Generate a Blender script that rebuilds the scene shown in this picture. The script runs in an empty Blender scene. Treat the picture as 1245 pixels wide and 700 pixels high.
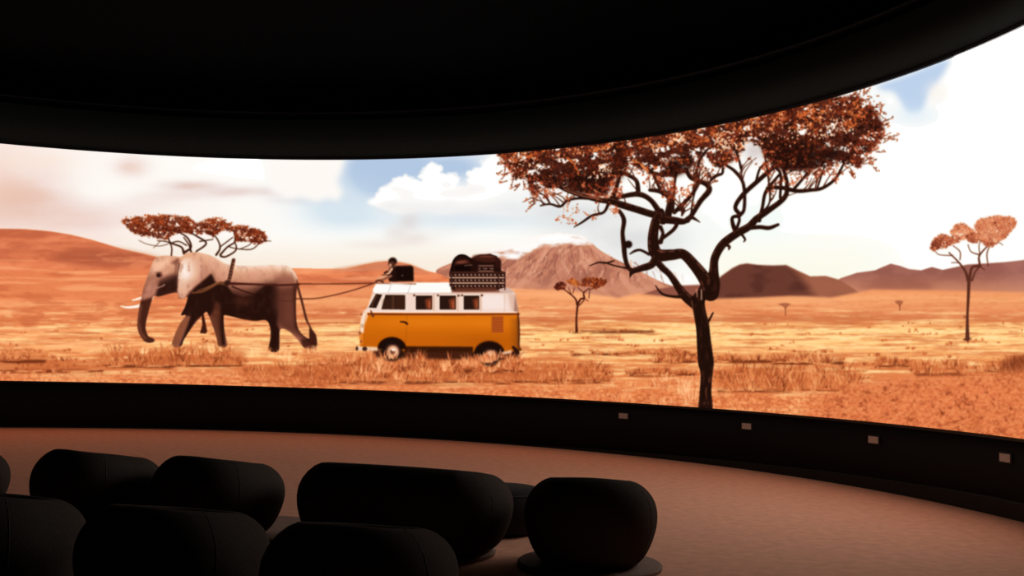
import bpy, bmesh, math, random
import numpy as np
from mathutils import Vector, Matrix

sc = bpy.context.scene
COL = sc.collection
# ---------------------------------------------------------------- camera (fitted to the curve of the screen)
F_PX, PITCH, ROLL, EYE = 1272.4, .0643, .0278, 1.6
CX, CY, RAD = -5.373, 9.414, 10.976            # centre and radius of the round hall
Z_SILL, Z_TOP, Z_FASCIA = .868, 5.31, 6.10      # lower and upper edge of the screen, top of the fascia
cd = bpy.data.cameras.new('camera'); cam = bpy.data.objects.new('camera', cd); COL.objects.link(cam)
cd.sensor_fit = 'HORIZONTAL'; cd.sensor_width = 36; cd.lens = 36*F_PX/1245; cd.clip_start = .05; cd.clip_end = 200
_cr, _sr, _cp, _sp = math.cos(ROLL), math.sin(ROLL), math.cos(PITCH), math.sin(PITCH)
_fw = Vector((0, _cp, _sp)); _u0 = Vector((1, 0, 0)); _v0 = Vector((0, -_sp, _cp))
_rt = _u0*_cr+_v0*_sr; _up = _v0*_cr-_u0*_sr
cam.matrix_world = Matrix(((_rt.x, _up.x, -_fw.x, 0), (_rt.y, _up.y, -_fw.y, 0), (_rt.z, _up.z, -_fw.z, EYE), (0, 0, 0, 1)))
sc.camera = cam
# ---------------------------------------------------------------- world and exposure: a darkened hall lit by its own screen
wd = bpy.data.worlds.new('dark_hall'); sc.world = wd; wd.use_nodes = True
wd.node_tree.nodes['Background'].inputs[0].default_value = (0, 0, 0, 1); wd.node_tree.nodes['Background'].inputs[1].default_value = 0
sc.view_settings.view_transform = 'Standard'; sc.view_settings.look = 'None'
sc.view_settings.exposure = 0; sc.view_settings.gamma = 1; sc.view_settings.use_curve_mapping = False
SCREEN_GLOW = 1.0                               # strength of the screen's own light
OVER = 10.0                                      # how far the blown-out sky goes above white

# ---------------------------------------------------------------- helpers
def tag(o, label=None, cat=None, group=None, kind=None):
    for k, v in (('label', label), ('category', cat), ('group', group), ('kind', kind)):
        if v: o[k] = v
    return o
def link(name, me, mat=None, parent=None, smooth=True):
    if isinstance(me, bmesh.types.BMesh):
        m = bpy.data.meshes.new(name); me.to_mesh(m); me.free(); me = m
    if smooth: me.polygons.foreach_set('use_smooth', [True]*len(me.polygons))
    if mat: me.materials.append(mat)
    o = bpy.data.objects.new(name, me); COL.objects.link(o)
    if parent: o.parent = parent
    return o
def empty(name, loc, rz=0):
    o = bpy.data.objects.new(name, None); COL.objects.link(o); o.location = loc; o.rotation_euler.z = rz; return o
def material(name, col, rough=.9, spec=.2, noise=None, bump=0, scale=60, sheen=0):
    m = bpy.data.materials.new(name); m.use_nodes = True; nt = m.node_tree; b = nt.nodes['Principled BSDF']
    b.inputs['Roughness'].default_value = rough; b.inputs['Specular IOR Level'].default_value = spec
    if sheen: b.inputs['Sheen Weight'].default_value = sheen; b.inputs['Sheen Roughness'].default_value = .5
    tc = nt.nodes.new('ShaderNodeTexCoord'); n = nt.nodes.new('ShaderNodeTexNoise'); n.inputs['Scale'].default_value = scale; n.inputs['Detail'].default_value = 5
    nt.links.new(tc.outputs['Object'], n.inputs['Vector'])
    r = nt.nodes.new('ShaderNodeValToRGB'); k = noise or .12
    r.color_ramp.elements[0].position = .3; r.color_ramp.elements[1].position = .7
    r.color_ramp.elements[0].color = tuple(c*(1-k) for c in col)+(1,); r.color_ramp.elements[1].color = tuple(min(1, c*(1+k)) for c in col)+(1,)
    nt.links.new(n.outputs['Fac'], r.inputs['Fac']); nt.links.new(r.outputs['Color'], b.inputs['Base Color'])
    if bump:
        bp = nt.nodes.new('ShaderNodeBump'); bp.inputs['Strength'].default_value = bump; bp.inputs['Distance'].default_value = .004
        nt.links.new(n.outputs['Fac'], bp.inputs['Height']); nt.links.new(bp.outputs['Normal'], b.inputs['Normal'])
    return m
def polar(th, z, r=RAD): return (CX+r*math.cos(th), CY+r*math.sin(th), z)
def sweep(profile, t0, t1, n=180, closed=True):
    """a ring section: profile of (radius, z) pairs swept about the hall's axis"""
    bm = bmesh.new(); rows = []
    for i in range(n+1):
        t = t0+(t1-t0)*i/n
        rows.append([bm.verts.new(polar(t, z, r)) for r, z in profile])
    k = len(profile)
    for i in range(n):
        for j in range(k if closed else k-1):
            bm.faces.new((rows[i][j], rows[i][(j+1) % k], rows[i+1][(j+1) % k], rows[i+1][j]))
    if closed and abs(t1-t0) < 6.28:
        bm.faces.new(rows[0]); bm.faces.new(rows[-1][::-1])
    bmesh.ops.recalc_face_normals(bm, faces=bm.faces); return bm
def ray(x, y):
    """direction from the camera of a point of the photograph"""
    u, v = (x-622.5)/F_PX, -(y-350)/F_PX
    return _fw+_rt*u+_up*v
def on_hall(x, y, r=RAD):
    """where that direction meets the round wall: (angle, height)"""
    d = ray(x, y); a = d.x*d.x+d.y*d.y; b = -(d.x*CX+d.y*CY); c = CX*CX+CY*CY-r*r
    t = (-b+math.sqrt(max(b*b-a*c, 0)))/a
    return math.atan2(d.y*t-CY, d.x*t-CX), EYE+d.z*t
R_ = math.radians
T0, T1 = R_(0), R_(142)                       # the screen's two ends
# ---------------------------------------------------------------- the film frame shown on the screen
PX0, PY0, PX1, PY1, PS = -170, 0, 1420, 560, 2.0
class Painter:
    def __init__(s, seed=7):
        s.rng = np.random.default_rng(seed)
        s.W = int((PX1-PX0)*PS); s.H = int((PY1-PY0)*PS)
        s.im = np.zeros((s.H, s.W, 3), np.float32)
        s.X = (PX0 + (np.arange(s.W)+.5)/PS).astype(np.float32)[None, :]
        s.Y = (PY0 + (np.arange(s.H)+.5)/PS).astype(np.float32)[:, None]
    def noise(s, sx, sy, octaves=4, gain=.5):
        """value noise in 0..1 over the whole frame, feature size sx by sy"""
        out = np.zeros((s.H, s.W), np.float32); amp = 1.; tot = 0.
        for _ in range(octaves):
            gx = (s.X[0]-PX0)/sx; gy = (s.Y[:, 0]-PY0)/sy
            g = s.rng.random((int(gy[-1])+3, int(gx[-1])+3)).astype(np.float32)
            ix = gx.astype(int); iy = gy.astype(int)
            fx = gx-ix; fy = gy-iy
            fx = (fx*fx*(3-2*fx))[None, :]; fy = (fy*fy*(3-2*fy))[:, None]
            r0 = g[iy]; r1 = g[iy+1]
            v = (r0[:, ix]*(1-fx)+r0[:, ix+1]*fx)*(1-fy)+(r1[:, ix]*(1-fx)+r1[:, ix+1]*fx)*fy
            out += amp*v; tot += amp; amp *= gain; sx = max(sx/2, .5); sy = max(sy/2, .5)
        return out/tot
    def box(s, x0, y0, x1, y1):
        return (max(0, int((x0-PX0)*PS)), max(0, int((y0-PY0)*PS)), min(s.W, int((x1-PX0)*PS)+2), min(s.H, int((y1-PY0)*PS)+2))
    def blend(s, b, a, col):
        x0, y0, x1, y1 = b
        if x1 <= x0 or y1 <= y0: return
        t = s.im[y0:y1, x0:x1]
        c = np.asarray(col, np.float32)
        t += (c-t)*a[..., None]
    def full(s, a, col): s.blend((0, 0, s.W, s.H), a, col)
    def mask(s, pts, soft=0., pad=2):
        """antialiased polygon coverage inside its own bounding box"""
        P = np.asarray(pts, np.float32); pad += soft*3
        b = s.box(P[:, 0].min()-pad, P[:, 1].min()-pad, P[:, 0].max()+pad, P[:, 1].max()+pad)
        x0, y0, x1, y1 = b; n = 3
        w, h = x1-x0, y1-y0
        if w <= 0 or h <= 0: return b, np.zeros((max(h, 0), max(w, 0)), np.float32)
        cov = np.zeros((h*n, w+1), np.float32)
        ys = PY0+(y0+(np.arange(h*n)+.5)/n)/PS
        d = np.zeros((h*n, w+2), np.float32)
        A = P; B = np.roll(P, -1, 0)
        for (ax, ay), (bx, by) in zip(A, B):
            if ay == by: continue
            lo, hi = (ay, by) if ay < by else (by, ay)
            r = np.nonzero((ys >= lo) & (ys < hi))[0]
            if not len(r): continue
            xc = (ax+(ys[r]-ay)*(bx-ax)/(by-ay)-PX0)*PS-x0
            xc = np.clip(xc, 0, w)
            sg = 1. if by > ay else -1.
            i = np.minimum(xc.astype(int), w-1); f = xc-i
            np.add.at(d, (r, i), sg*(1-f)); np.add.at(d, (r, i+1), sg*f)
        cov = np.abs(np.cumsum(d, 1)[:, :w]).clip(0, 1).reshape(h, n, w).mean(1)
        if soft: cov = s.blur(cov, soft*PS)
        return b, cov
    @staticmethod
    def blur(a, sig):
        for _ in range(2):
            k = max(1, int(sig*1.2)); 
            for ax in (0, 1):
                n = a.shape[ax]; pad = [(0, 0)]*a.ndim; pad[ax] = (k+1, k)
                c = np.cumsum(np.pad(a, pad, mode='edge'), axis=ax, dtype=np.float64)
                hi = [slice(None)]*a.ndim; lo = [slice(None)]*a.ndim
                hi[ax] = slice(2*k+1, 2*k+1+n); lo[ax] = slice(0, n)
                a = ((c[tuple(hi)]-c[tuple(lo)])/(2*k+1)).astype(np.float32)
        return a
    def poly(s, pts, col, soft=0., alpha=1., smooth=False, clip=None):
        if smooth: pts = spline(pts, True)
        b, m = s.mask(pts, soft)
        if clip is not None: m = m*clip[b[1]:b[3], b[0]:b[2]]
        s.blend(b, m*alpha, col); return b, m
    def region(s, pts, smooth=False, soft=0.):
        m = np.zeros((s.H, s.W), np.float32)
        b, a = s.mask(spline(pts, True) if smooth else pts, soft)
        m[b[1]:b[3], b[0]:b[2]] = a; return m
    def seg(s, x0, y0, x1, y1, r0, r1, col, alpha=1., soft=.35):
        R = max(r0, r1)+1
        b = s.box(min(x0, x1)-R, min(y0, y1)-R, max(x0, x1)+R, max(y0, y1)+R)
        if b[2] <= b[0] or b[3] <= b[1]: return
        X = s.X[:, b[0]:b[2]]-x0; Y = s.Y[b[1]:b[3]]-y0
        dx, dy = x1-x0, y1-y0; L = dx*dx+dy*dy+1e-9
        t = np.clip((X*dx+Y*dy)/L, 0, 1)
        dist = np.sqrt((X-t*dx)**2+(Y-t*dy)**2)
        s.blend(b, np.clip(.5+(r0+(r1-r0)*t-dist)/(2*soft), 0, 1)*alpha, col)
    def stroke(s, pts, widths, col, alpha=1., smooth=True, soft=.35):
        P, Wd = ribbon(pts, widths, smooth)
        poly = outline(P, Wd)
        s.poly(poly, col, 0., alpha)
        for i in (0, -1): s.seg(P[i][0], P[i][1], P[i][0], P[i][1]+.01, Wd[i]/2, Wd[i]/2, col, alpha)
    def dab(s, x, y, rx, ry, col, alpha=1., ang=0.):
        R = max(rx, ry)+.6
        b = s.box(x-R, y-R, x+R, y+R)
        if b[2] <= b[0] or b[3] <= b[1]: return
        X = s.X[:, b[0]:b[2]]-x; Y = s.Y[b[1]:b[3]]-y
        if ang:
            c, n = math.cos(ang), math.sin(ang); X, Y = X*c+Y*n, Y*c-X*n
        d = np.sqrt((X/rx)**2+(Y/ry)**2)
        s.blend(b, np.clip((1.25-d)*2.2, 0, 1)*alpha, col)
    def blades(s, x0, x1, ytop, ybot, n, h, cols, lean=.25, w=.55, alpha=.75):
        """grass in tufts: each fans out from one root"""
        while n > 0:
            k = int(s.rng.integers(4, 13)); n -= k
            cx = s.rng.uniform(x0, x1); t = (cx-x0)/(x1-x0); e = min(1., 5*t+.25, 5*(1-t)+.25)
            yb = s.rng.uniform(ytop+h*.5, ybot); hc = h*s.rng.uniform(.5, 1.25)*e; sp = h*s.rng.uniform(.12, .4)
            base = int(s.rng.integers(len(cols)))
            for _ in range(k):
                d = s.rng.normal(0, 1); hh = hc*s.rng.uniform(.5, 1.1)
                c = cols[base if s.rng.random() < .55 else int(s.rng.integers(len(cols)))]
                x = cx+d*sp; y = yb+s.rng.uniform(-.6, .6)
                s.seg(x, y, x+d*lean*hh*1.3, y-hh, w, w*.35, c, alpha)
    def thicket(s, pts, col, gap, alpha=.9, size=9., soft=1.5):
        """the dark inside of a crown, with ragged gaps"""
        b, m = s.mask(pts, soft)
        g = s.tx[b[1]:b[3], b[0]:b[2]] if size > 6 else s.tx2[b[1]:b[3], b[0]:b[2]]
        s.blend(b, m*np.clip((g-gap)/.06, 0, 1)*alpha, col)
    def leaves(s, pts, n, size, cols, alpha=.9, jitter=3., tone=None):
        """leaf dabs scattered in a polygon; tone darkens from top to bottom"""
        P = np.asarray(pts, float); lo = P.min(0)-jitter; hi = P.max(0)+jitter
        b, m = s.mask(pts, jitter*.5, pad=jitter*2)
        k = 0; tries = 0; left = 0
        while k < n and tries < n*8:
            tries += 1
            if left <= 0:
                cx = s.rng.uniform(lo[0], hi[0]); cy = s.rng.uniform(lo[1], hi[1]); left = s.rng.integers(3, 12); tw = s.rng.normal(0, .16); sp = size*s.rng.uniform(1.2, 2.6)
            left -= 1; x = cx+s.rng.normal(0, sp); y = cy+s.rng.normal(0, sp*.7)
            i = int((y-PY0)*PS)-b[1]; j = int((x-PX0)*PS)-b[0]
            if not (0 <= i < m.shape[0] and 0 <= j < m.shape[1]) or m[i, j] < s.rng.random(): continue
            t = (y-lo[1])/(hi[1]-lo[1])
            q = max(0, s.rng.random()*.5+tw+(t*.6 if tone is None else tone)*.7)
            c = cols[min(len(cols)-1, int(q*len(cols)))]
            r = size*s.rng.uniform(.5, 1.3)
            s.dab(x, y, r, r*s.rng.uniform(.4, .8), c, alpha, s.rng.uniform(0, 3.1)); k += 1

def spline(pts, closed=False, n=6):
    P = np.asarray(pts, float); N = len(P); out = []
    for i in range(N if closed else N-1):
        if closed: a, b, c, d = P[i-1], P[i], P[(i+1) % N], P[(i+2) % N]
        else: a, b, c, d = P[max(i-1, 0)], P[i], P[i+1], P[min(i+2, N-1)]
        for k in range(n):
            t = k/n
            out.append(.5*((2*b)+(c-a)*t+(2*a-5*b+4*c-d)*t*t+(3*b-a-3*c+d)*t**3))
    if not closed: out.append(P[-1])
    return np.array(out)
def ribbon(pts, widths, smooth=True):
    if np.isscalar(widths): widths = [widths]*len(pts)
    Q = np.column_stack([np.asarray(pts, float), np.asarray(widths, float)])
    if smooth and len(Q) > 2: Q = spline(Q, False, 5)
    return Q[:, :2], np.maximum(Q[:, 2], .4)
def outline(P, Wd):
    T = np.gradient(P, axis=0); T /= np.linalg.norm(T, axis=1)[:, None]+1e-9
    N = np.column_stack([-T[:, 1], T[:, 0]])
    return np.vstack([P+N*Wd[:, None]/2, (P-N*Wd[:, None]/2)[::-1]])

# outlines traced in the frame, shared by the picture and by the pieces of the screen that show them
ELEPHANT = [(190,313),(198,311),(208,311),(220,312),(226,308),(236,306.4),(248,308.4),(257,311),(264,315),(274,320.5),(286,323),(310,323),(336,322),(348,323),(354,326),(360,334),(362.5,342),
 (361,352),(360,364),(360.5,390),(364,402),(372,410),(379,413),(380,420),(376,425),(369,422),(362,413),(352,403),(343,399.5),(340,404),(339,426),(327,425.5),(329,410),(328,396),(323,389),(310,390),(296,388),(284,385),(273,383),
 (272,387),(273,402),(276,420.5),(266,421.5),(263.5,412),(260.5,402),(254,384),(251,379),(246,383),(234,397),(224,412),(220,420.5),(209,421),(212,408),(219,393),(226,383),(220,383),(225,373),(228,361),(222,363.5),(217,362),(215.5,356),(206,357),(193,360.5),(188,359.5),
 (185,364),(180,381),(177,397),(180,408),(186,411),(188,413),(186,416),(178,416),(171,409),(167,397),(168.5,378),(171.5,364),(174.5,350),(180,334),(185,320)]
TAIL = [(361,339),(364,350),(369,368),(374,388),(379,399),(384,407),(385.5,417),(383,424),(379,424),(377,412),(376,398),(371,388),(366,368),(361.5,351)]
VAN = [(454,351.5),(457,345.5),(463,344),(545,343.6),(600,346),(619,350),(626,355),(630,374),(631.8,392),(631.5,420),(635,426),(632,431),(620,427),(609,427),(605,437),(588,437),(580,428),(492,428),(486,434),(468,434),(462,426),(434,426),(433,422),(437.5,419),(436.8,403),(438,391),(441,380),(446.5,374)]
LUGGAGE = [(546.5,331),(549,322),(553,313),(560,309),(567,310),(573,314),(583,309.5),(596,308.5),(604,311),(609,318),(609,329),(614.5,331),(614.5,349),(601,353),(552,353.5),(546.5,347)]
RIDER = [(470,343),(462,340),(463,335),(469,331),(473,327),(472,320),(473.5,315),(477.5,313),(482,314.5),(483,321),(486,323),(500,323.5),(502.5,327),(502.5,341),(498,344)]
MOUNTAIN = [(530,331),(548,320),(575,312),(600,304),(622,297),(640,291),(655,285.5),(680,283),(706,286),(716,292),(728,303),(745,313),(775,328),(810,345),(850,356),(870,363),(800,366),(740,362),(690,356),(640,352),(560,345)]
TRUNK = [(842,361),(849,352),(853,345),(866,338),(872,350),(866,357),(860,362),(857,368),(859,381),(862,392),(864,410),(867,432),(868,441),(866.5,455),(865,475),(865.5,500),(850,500),(850.5,480),(852,455),(849,442),(847.5,420),(846.5,400),(843.5,382),(841,370)]
LIMBS = [  # (points, widths) of the big acacia's boughs
 ([(864,356),(867,345),(868,327),(869.5,313),(878.6,297),(894.6,284.6),(910.6,275.5),(920,265.7),(934,256),(954,240),(957,224),(953,207)],[20,17,11,10,10,9.5,9,8,7,6,5,4]),
 ([(862,350),(857,339),(844,322),(830.6,309),(817,309.7),(798.6,309),(794,292),(797,270),(803,258)],[19,16,13,12,13,15,13,11,10]),
 ([(798,313),(791.7,322),(780,326),(769,330),(766,337)],[10,9,8,6,1]),
 ([(770,330),(764,325),(760,313),(758.6,299),(757,283),(758.6,267),(753,256)],[5,5,5.5,6,5,5.5,4]),
 ([(789,309),(779,304),(772,305),(766,308.6)],[3.5,3,3,1.5]),
 ([(799,318),(806,326),(814.6,334),(825,349),(833,360),(845,370)],[8,8,7.5,9,11,12]),
 ([(833,360),(819,360.5),(805,357),(797,347)],[5,3,2.5,1]),
 ([(806,268),(802,262),(791.7,260),(775.7,255),(753,248),(743.7,244.6),(728,243),(708,238),(686,230),(666,218),(642,214),(633,206)],[10,9,8.5,8.5,8.5,8,6,5,4.5,4,3,2]),
 ([(728,242),(704,241),(690,244),(681,251),(669,248),(657,250)],[4,3,3,3,2.4,1.6]),
 ([(669,248),(664,239),(656,235)],[2,1.6,1]),
 ([(740,247),(734,258),(720,262),(708,270),(698,276)],[4,3.2,3,2.5,1]),
 ([(744,242),(750,226),(752,212),(740,208),(720,209)],[6,5,5,5,3]),
 ([(804,262),(792,244),(776,236),(752,240),(745,244)],[8,6,6.5,5,5]),
 ([(776,236),(774,220),(762,212),(748,206)],[6,5,4.5,4]),
 ([(812,262),(815,242),(804,233),(790,231)],[9,8,6,4]),
 ([(806,236),(798,220),(794,210),(782,202),(768,194)],[4,4,4,4,3]),
 ([(818,256),(820,226),(823,206)],[4,3,3]),
 ([(822,256),(832,255),(829,262)],[3,3,2]),
 ([(820,258),(840,238),(850,222)],[5,4.5,4]),
 ([(836,268),(842,260),(852,244),(862,232),(860,225),(850,220),(840,216),(834,206)],[6,5.5,6,7,6,5.5,5,5]),
 ([(862,222),(870,214),(878,211),(879,205)],[2,4,3,3]),
 ([(846,218),(849,200),(858,184),(868,178)],[4,3,2.5,2]),
 ([(805,290),(819,279),(824,270)],[4,4.5,5]),
 ([(803,266),(820,268),(832,269),(840,264),(851,270)],[10,9,7,5,1]),
 ([(803,276),(806,284),(803,294)],[5,4,6]),
 ([(840,264),(842,246),(846,230)],[2.4,1.8,1.5]),
 ([(903,278),(923,276),(935,277),(946,273)],[5,5,5,3.5]),
 ([(895,283),(891,272),(891,264),(900,261.4),(894,252),(903,237),(923,218.6),(946,198.6)],[6,5,4,5,5,5.5,5.5,5]),
 ([(900,261),(905,253),(904,224),(894,208.6),(883,201)],[4.5,4,4,4,3]),
 ([(896,277),(899,268),(898,262)],[3.5,3.5,3]),
 ([(923,268),(927,252),(930,236),(936,226),(948,212)],[5,4,4,4,3]),
 ([(933,228.6),(950,228),(968.6,232),(985,231),(1000,228.6),(1016,217),(1026,198.6)],[4,5,5,4.5,4,3.4,2.4]),
 ([(966,229),(978,215),(988.6,200)],[3.6,3.2,3]),([(994,228),(1003,201)],[2.2,1.8]),
 ([(948.6,240),(949.5,213),(944,205)],[3.4,3.2,3]),([(926,258),(936,245),(934,215),(930,190)],[2,2,2,2]),
 ([(902,285),(906,291),(904,294)],[3,2.6,1]),([(883,297),(887,300),(886,303)],[4,3.4,2]),
 ([(919,222),(924,205),(934,196)],[3,2.6,2]),([(901,205),(898,192),(893,178)],[3,2.6,2]),
 ([(717,323),(728,319),(738,319.5),(747,316.6)],[1,1.6,2,1.2]),([(735,319),(748,323),(762,326)],[1.6,1.6,2]),
 ([(859,395),(864,386),(867,380)],[3,2.4,1.6]),
]
CANOPY_LEFT = [(603,186),(640,178),(700,172),(762,160),(762,196),(748,218),(738,236),(712,236),(690,231),(676,226),(660,232),(648,240),(643,226),(641,214),(624,216),(621,206),(612,194)]
CANOPY_MIDDLE = [(752,168),(830,152),(902,138),(904,182),(888,198),(878,203),(866,200),(858,186),(850,194),(838,206),(826,212),(808,226),(796,214),(772,204),(756,216),(748,206)]
CANOPY_RIGHT = [(894,140),(960,128),(1010,118),(1042,116),(1060,128),(1068,140),(1076,158),(1066,176),(1054,186),(1047,202),(1030,197),(1000,203),(972,207),(950,206),(936,198),(926,178),(912,172),(898,174)]
SMALL_TREE = [(673,347),(679,342),(686,344),(690,339),(700,340),(705,342),(710,338),(722,337),(736,340),(738,342),(733,348),(722,351),(717,356),(712,364),(705,367),(703.6,372),(703,395),(704,403.5),(699,403.5),(700,385),(700,370),(696,361),(688,354),(678,352)]
RIGHT_TREE = [(1130,300),(1134,294),(1146,284),(1156,285),(1160,274),(1172,271),(1184,276),(1190,267),(1206,263),(1236,264),(1234,275),(1222,290),(1208,302),(1200,318),(1192,327),(1182,338),(1180,350),(1179,390),(1180,412),(1173,412),(1175,380),(1176,345),(1172,329),(1160,318),(1148,311),(1136,306)]
FAR_TREES = [(147,268.5),(156,265),(180,263),(199.4,261),(212,262),(230,264.5),(238,271),(252.4,266),(268.5,265),(284.6,272.5),(299,274),(316.7,280.5),(324.7,286),(328,292.6),(316.7,296.6),(305,304),(290,304),(275,312),(262,310),(246,307.5),(236,306),(226,307.5),(212,308),(208,297),(194.6,293),(180,289),(164,284),(156,277)]

def paint_picture():
    p = Painter(); X, Y, R = p.X, p.Y, p.rng
    S = lambda a, b, v: np.clip((v-a)/(b-a), 0, 1)**2*(3-2*np.clip((v-a)/(b-a), 0, 1))
    G = lambda cx, cy, rx, ry: np.exp(-(((X-cx)/rx)**2+((Y-cy)/ry)**2))
    # ---- sky
    p.im[:] = (255, 254, 250)
    p.tx = p.noise(11, 7, 4, .65); p.tx2 = p.noise(5, 3, 4, .65); n1 = p.noise(90, 40, 5); n2 = p.noise(40, 16, 5); n3 = p.noise(160, 22, 4)
    left = 1-S(60, 420, X+0*Y)
    p.full(left*.75*S(.28, .72, n1)*S(330, 180, -Y+510), (243, 219, 208))
    p.full(left*.45, (252, 240, 232)); p.full((1-S(-20, 170, X+(Y-230)*-.6))*.8, (246, 221, 211)); p.full(G(290,205,110,14)*.9, (255, 253, 249)); p.full(G(120,225,60,26)*.8, (255, 252, 246))
    for cx, cy, rx, ry, a, c in ((20,238,75,24,1,(226,192,186)),(60,258,100,13,.8,(228,198,193)),(90,272,70,8,.6,(232,204,200)),(-40,215,80,30,.6,(240,214,204)),(160,203,20,13,.8,(232,204,196)),(228,226,32,6,1,(222,196,192)),(300,233,60,6,.8,(228,208,205)),(205,238,50,6,.6,(232,210,206)),(370,243,40,5,.6,(226,214,214)),(392,247,24,3,.5,(222,220,226)),
        (170,245,40,9,.5,(238,216,210)),(385,197,26,4,.6,(244,226,215)),(40,195,40,10,.5,(250,228,212))):
        p.full(np.clip(G(cx, cy, rx, ry)*(.45+1.1*n2), 0, 1)*a, c)
    p.full(G(128, 232, 55, 18)*.8, (255, 252, 246))
    # open blue, with the white cumulus in front of it
    blue = np.clip(G(470,202,62,32)*1.3+G(560,203,40,18)*.9+G(452,225,30,22)*.6, 0, 1)
    p.full(blue*.95*S(.1, .5, n1*.6+blue*.5), (176, 197, 224))
    p.full(np.clip(G(415,258,50,22)+G(560,268,110,12)*.8+G(400,235,50,20)*.6, 0, 1)*.8, (208, 225, 237))
    cum = [(446,246),(458,238),(464,228),(478,221),(488,216),(497,214),(507,221),(513,222),(514,208),(520,201),(527,199),(534,204),(538,215),(549,211),(555,218),(556,226),(566,229),(572,222),(571,212),(578,207),(585,205),(588,196),(598,190),(625,182),(680,190),(680,250),(640,262),(600,260),(570,257),(540,260),(515,256),(490,260),(465,254)]
    b, m = p.mask(spline(cum, True), 1.5); p.blend(b, m, (255, 253, 250))
    for i, (x, y) in enumerate(spline(cum[1:22], False, 4)):
        if R.random() < .8: p.dab(x+R.normal(0, 1.5), y+R.normal(1.5, 1.5), R.uniform(2, 5), R.uniform(2, 4), (255, 253, 250), R.uniform(.4, .9))
    for i in range(40):
        x, y = R.uniform(470, 620), R.uniform(222, 256); p.full(np.exp(-(((X-x)/R.uniform(6, 16))**2+((Y-y)/R.uniform(3, 6))**2))*.22, (238, 232, 232)) if i % 4 == 0 else None
    b, m = p.mask([(455,250),(500,246),(560,250),(620,246),(640,260),(560,264),(500,258),(460,256)], 5); p.blend(b, m*.55, (226, 226, 230))
    b, m = p.mask([(320,190),(421,190),(415,210),(409,220),(417,234),(411,245),(398,241),(385,246),(366,239),(350,243),(330,232)], 3.5); p.blend(b, m, (254, 249, 244))
    for cx, cy, rx, ry, a, c in ((498,270,14,10,.75,(222,212,210)),(500,290,26,9,.7,(224,211,207)),(480,283,12,9,.6,(226,216,212)),(455,297,40,6,.5,(233,222,214)),(540,280,20,8,.3,(235,232,230)),(640,248,30,18,.5,(226,232,236)),
        (700,262,60,26,.75,(219,222,223)),(780,300,50,34,.9,(221,222,222)),(745,285,40,30,.55,(224,224,224)),(815,285,20,20,.4,(224,226,224)),(850,280,30,24,.3,(232,240,238))):
        p.full(np.clip(G(cx, cy, rx, ry)*(.5+n2), 0, 1)*a, c)
    p.full(S(280, 325, Y+0*X)*(1-S(560, 700, X))*.75, (247, 232, 214))
    p.full(S(270, 330, Y+0*X)*S(830, 900, X)*(1-S(1010, 1130, X))*.8, (251, 250, 232))
    p.full(G(925, 265, 50, 30)*.35, (226, 246, 244))
    # blue gap at the upper right
    gap = [(1066,104),(1100,92),(1152,72),(1149,86),(1140,100),(1128,118),(1120,134),(1104,136),(1094,122),(1086,112),(1074,110)]
    b, m = p.mask(spline(gap, True), 3); p.blend(b, m*.95, (186, 207, 234))
    p.full(G(1112,140,30,14)*.5, (214, 232, 246)); p.full(G(1138,112,12,12)*.8, (250, 244, 238)); p.full(G(1062,125,25,20)*.35, (228, 240, 244))
    # ---- far land
    hf = p.noise(26, 12, 5); hs = p.noise(70, 5, 5); fine = p.noise(6, 2.2, 3)
    p.poly(spline(MOUNTAIN, True), (192, 131, 114))
    mm = p.region(spline(MOUNTAIN, True))
    K = (X-690)/(Y-262+0*X); kk = p.noise(9, 200, 1)
    ridg = np.sin(K*13+n1*9)*.45+np.sin(K*31+n2*12)*.3+(hf-.5)*3.2
    p.full(mm*S(.1, .8, ridg)*.5, (150, 92, 84)); p.full(mm*S(.1, .9, -ridg)*.55, (222, 166, 148))
    for i in range(210):
        x = R.normal(685, 66); y = 292+abs(x-690)*.26+R.uniform(2, 34); l = R.uniform(5, 16); d = (x-690)*.006+R.normal(0, .6)-.25
        if y+l < 352: p.seg(x, y, x+d*l, y+l, R.uniform(.5, 1.3), .3, ((140,84,78),(228,178,160),(156,98,88))[i % 3], .5)
    sn = S(-4, 4, np.interp(X[0], [560,590,600,640,660,690,705,716,730,760], [296,300,309,304,302,297,299,300,301,312])[None, :]-Y+(hf-.5)*34+(n2-.5)*16)
    p.full(mm*sn, (255, 251, 248))
    sl = [(560,320),(580,308),(600,302),(640,290),(680,282),(716,290),(745,313),(735,312),(722,304)]
    p.poly([(572,314),(600,303),(640,290),(655,285),(655,293),(640,299),(626,301),(612,306),(598,306.5),(586,311)], (255,250,246), .8, .95)
    p.full(mm*S(335, 360, Y+0*X)*.4, (205, 146, 126))
    hl = [(-200,277),(0,278),(30,278.5),(60,281),(85,285),(110,291),(150,303),(190,312),(230,318),(290,323),(350,326),(420,327),(440,322),(458,318.5),(476,317),(498,321),(518,329),(535,333),(560,345),(640,355),(640,420),(-200,420)]
    p.poly(hl, (212, 122, 91))
    mh = p.region(hl)
    p.full(mh*S(.42, .62, hs)*.45, (188, 100, 74)); p.full(mh*S(285, 350, Y+0*X)*.75, (232, 140, 100))
    p.poly([(60,314),(85,304),(115,302),(150,306),(190,314),(150,322),(100,323)], (178, 96, 74), 4, .6)
    p.poly([(0,331),(12,333),(40,342),(28,343),(8,338)], (150, 72, 50), 1, .75)
    mot = p.noise(34, 9, 5, .6); mo2 = p.noise(90, 4, 4, .55)
    ML = 1-S(430, 560, X)
    hillside = [([(60,316),(80,304),(112,300),(150,305),(196,314),(240,322),(190,325),(120,324)], (168,88,66), .55), ([(-100,300),(-20,292),(40,296),(30,306),(-40,312)], (188,102,76), .4)]
    for q, c, a in hillside: p.poly(q, c, 3, a)
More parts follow.
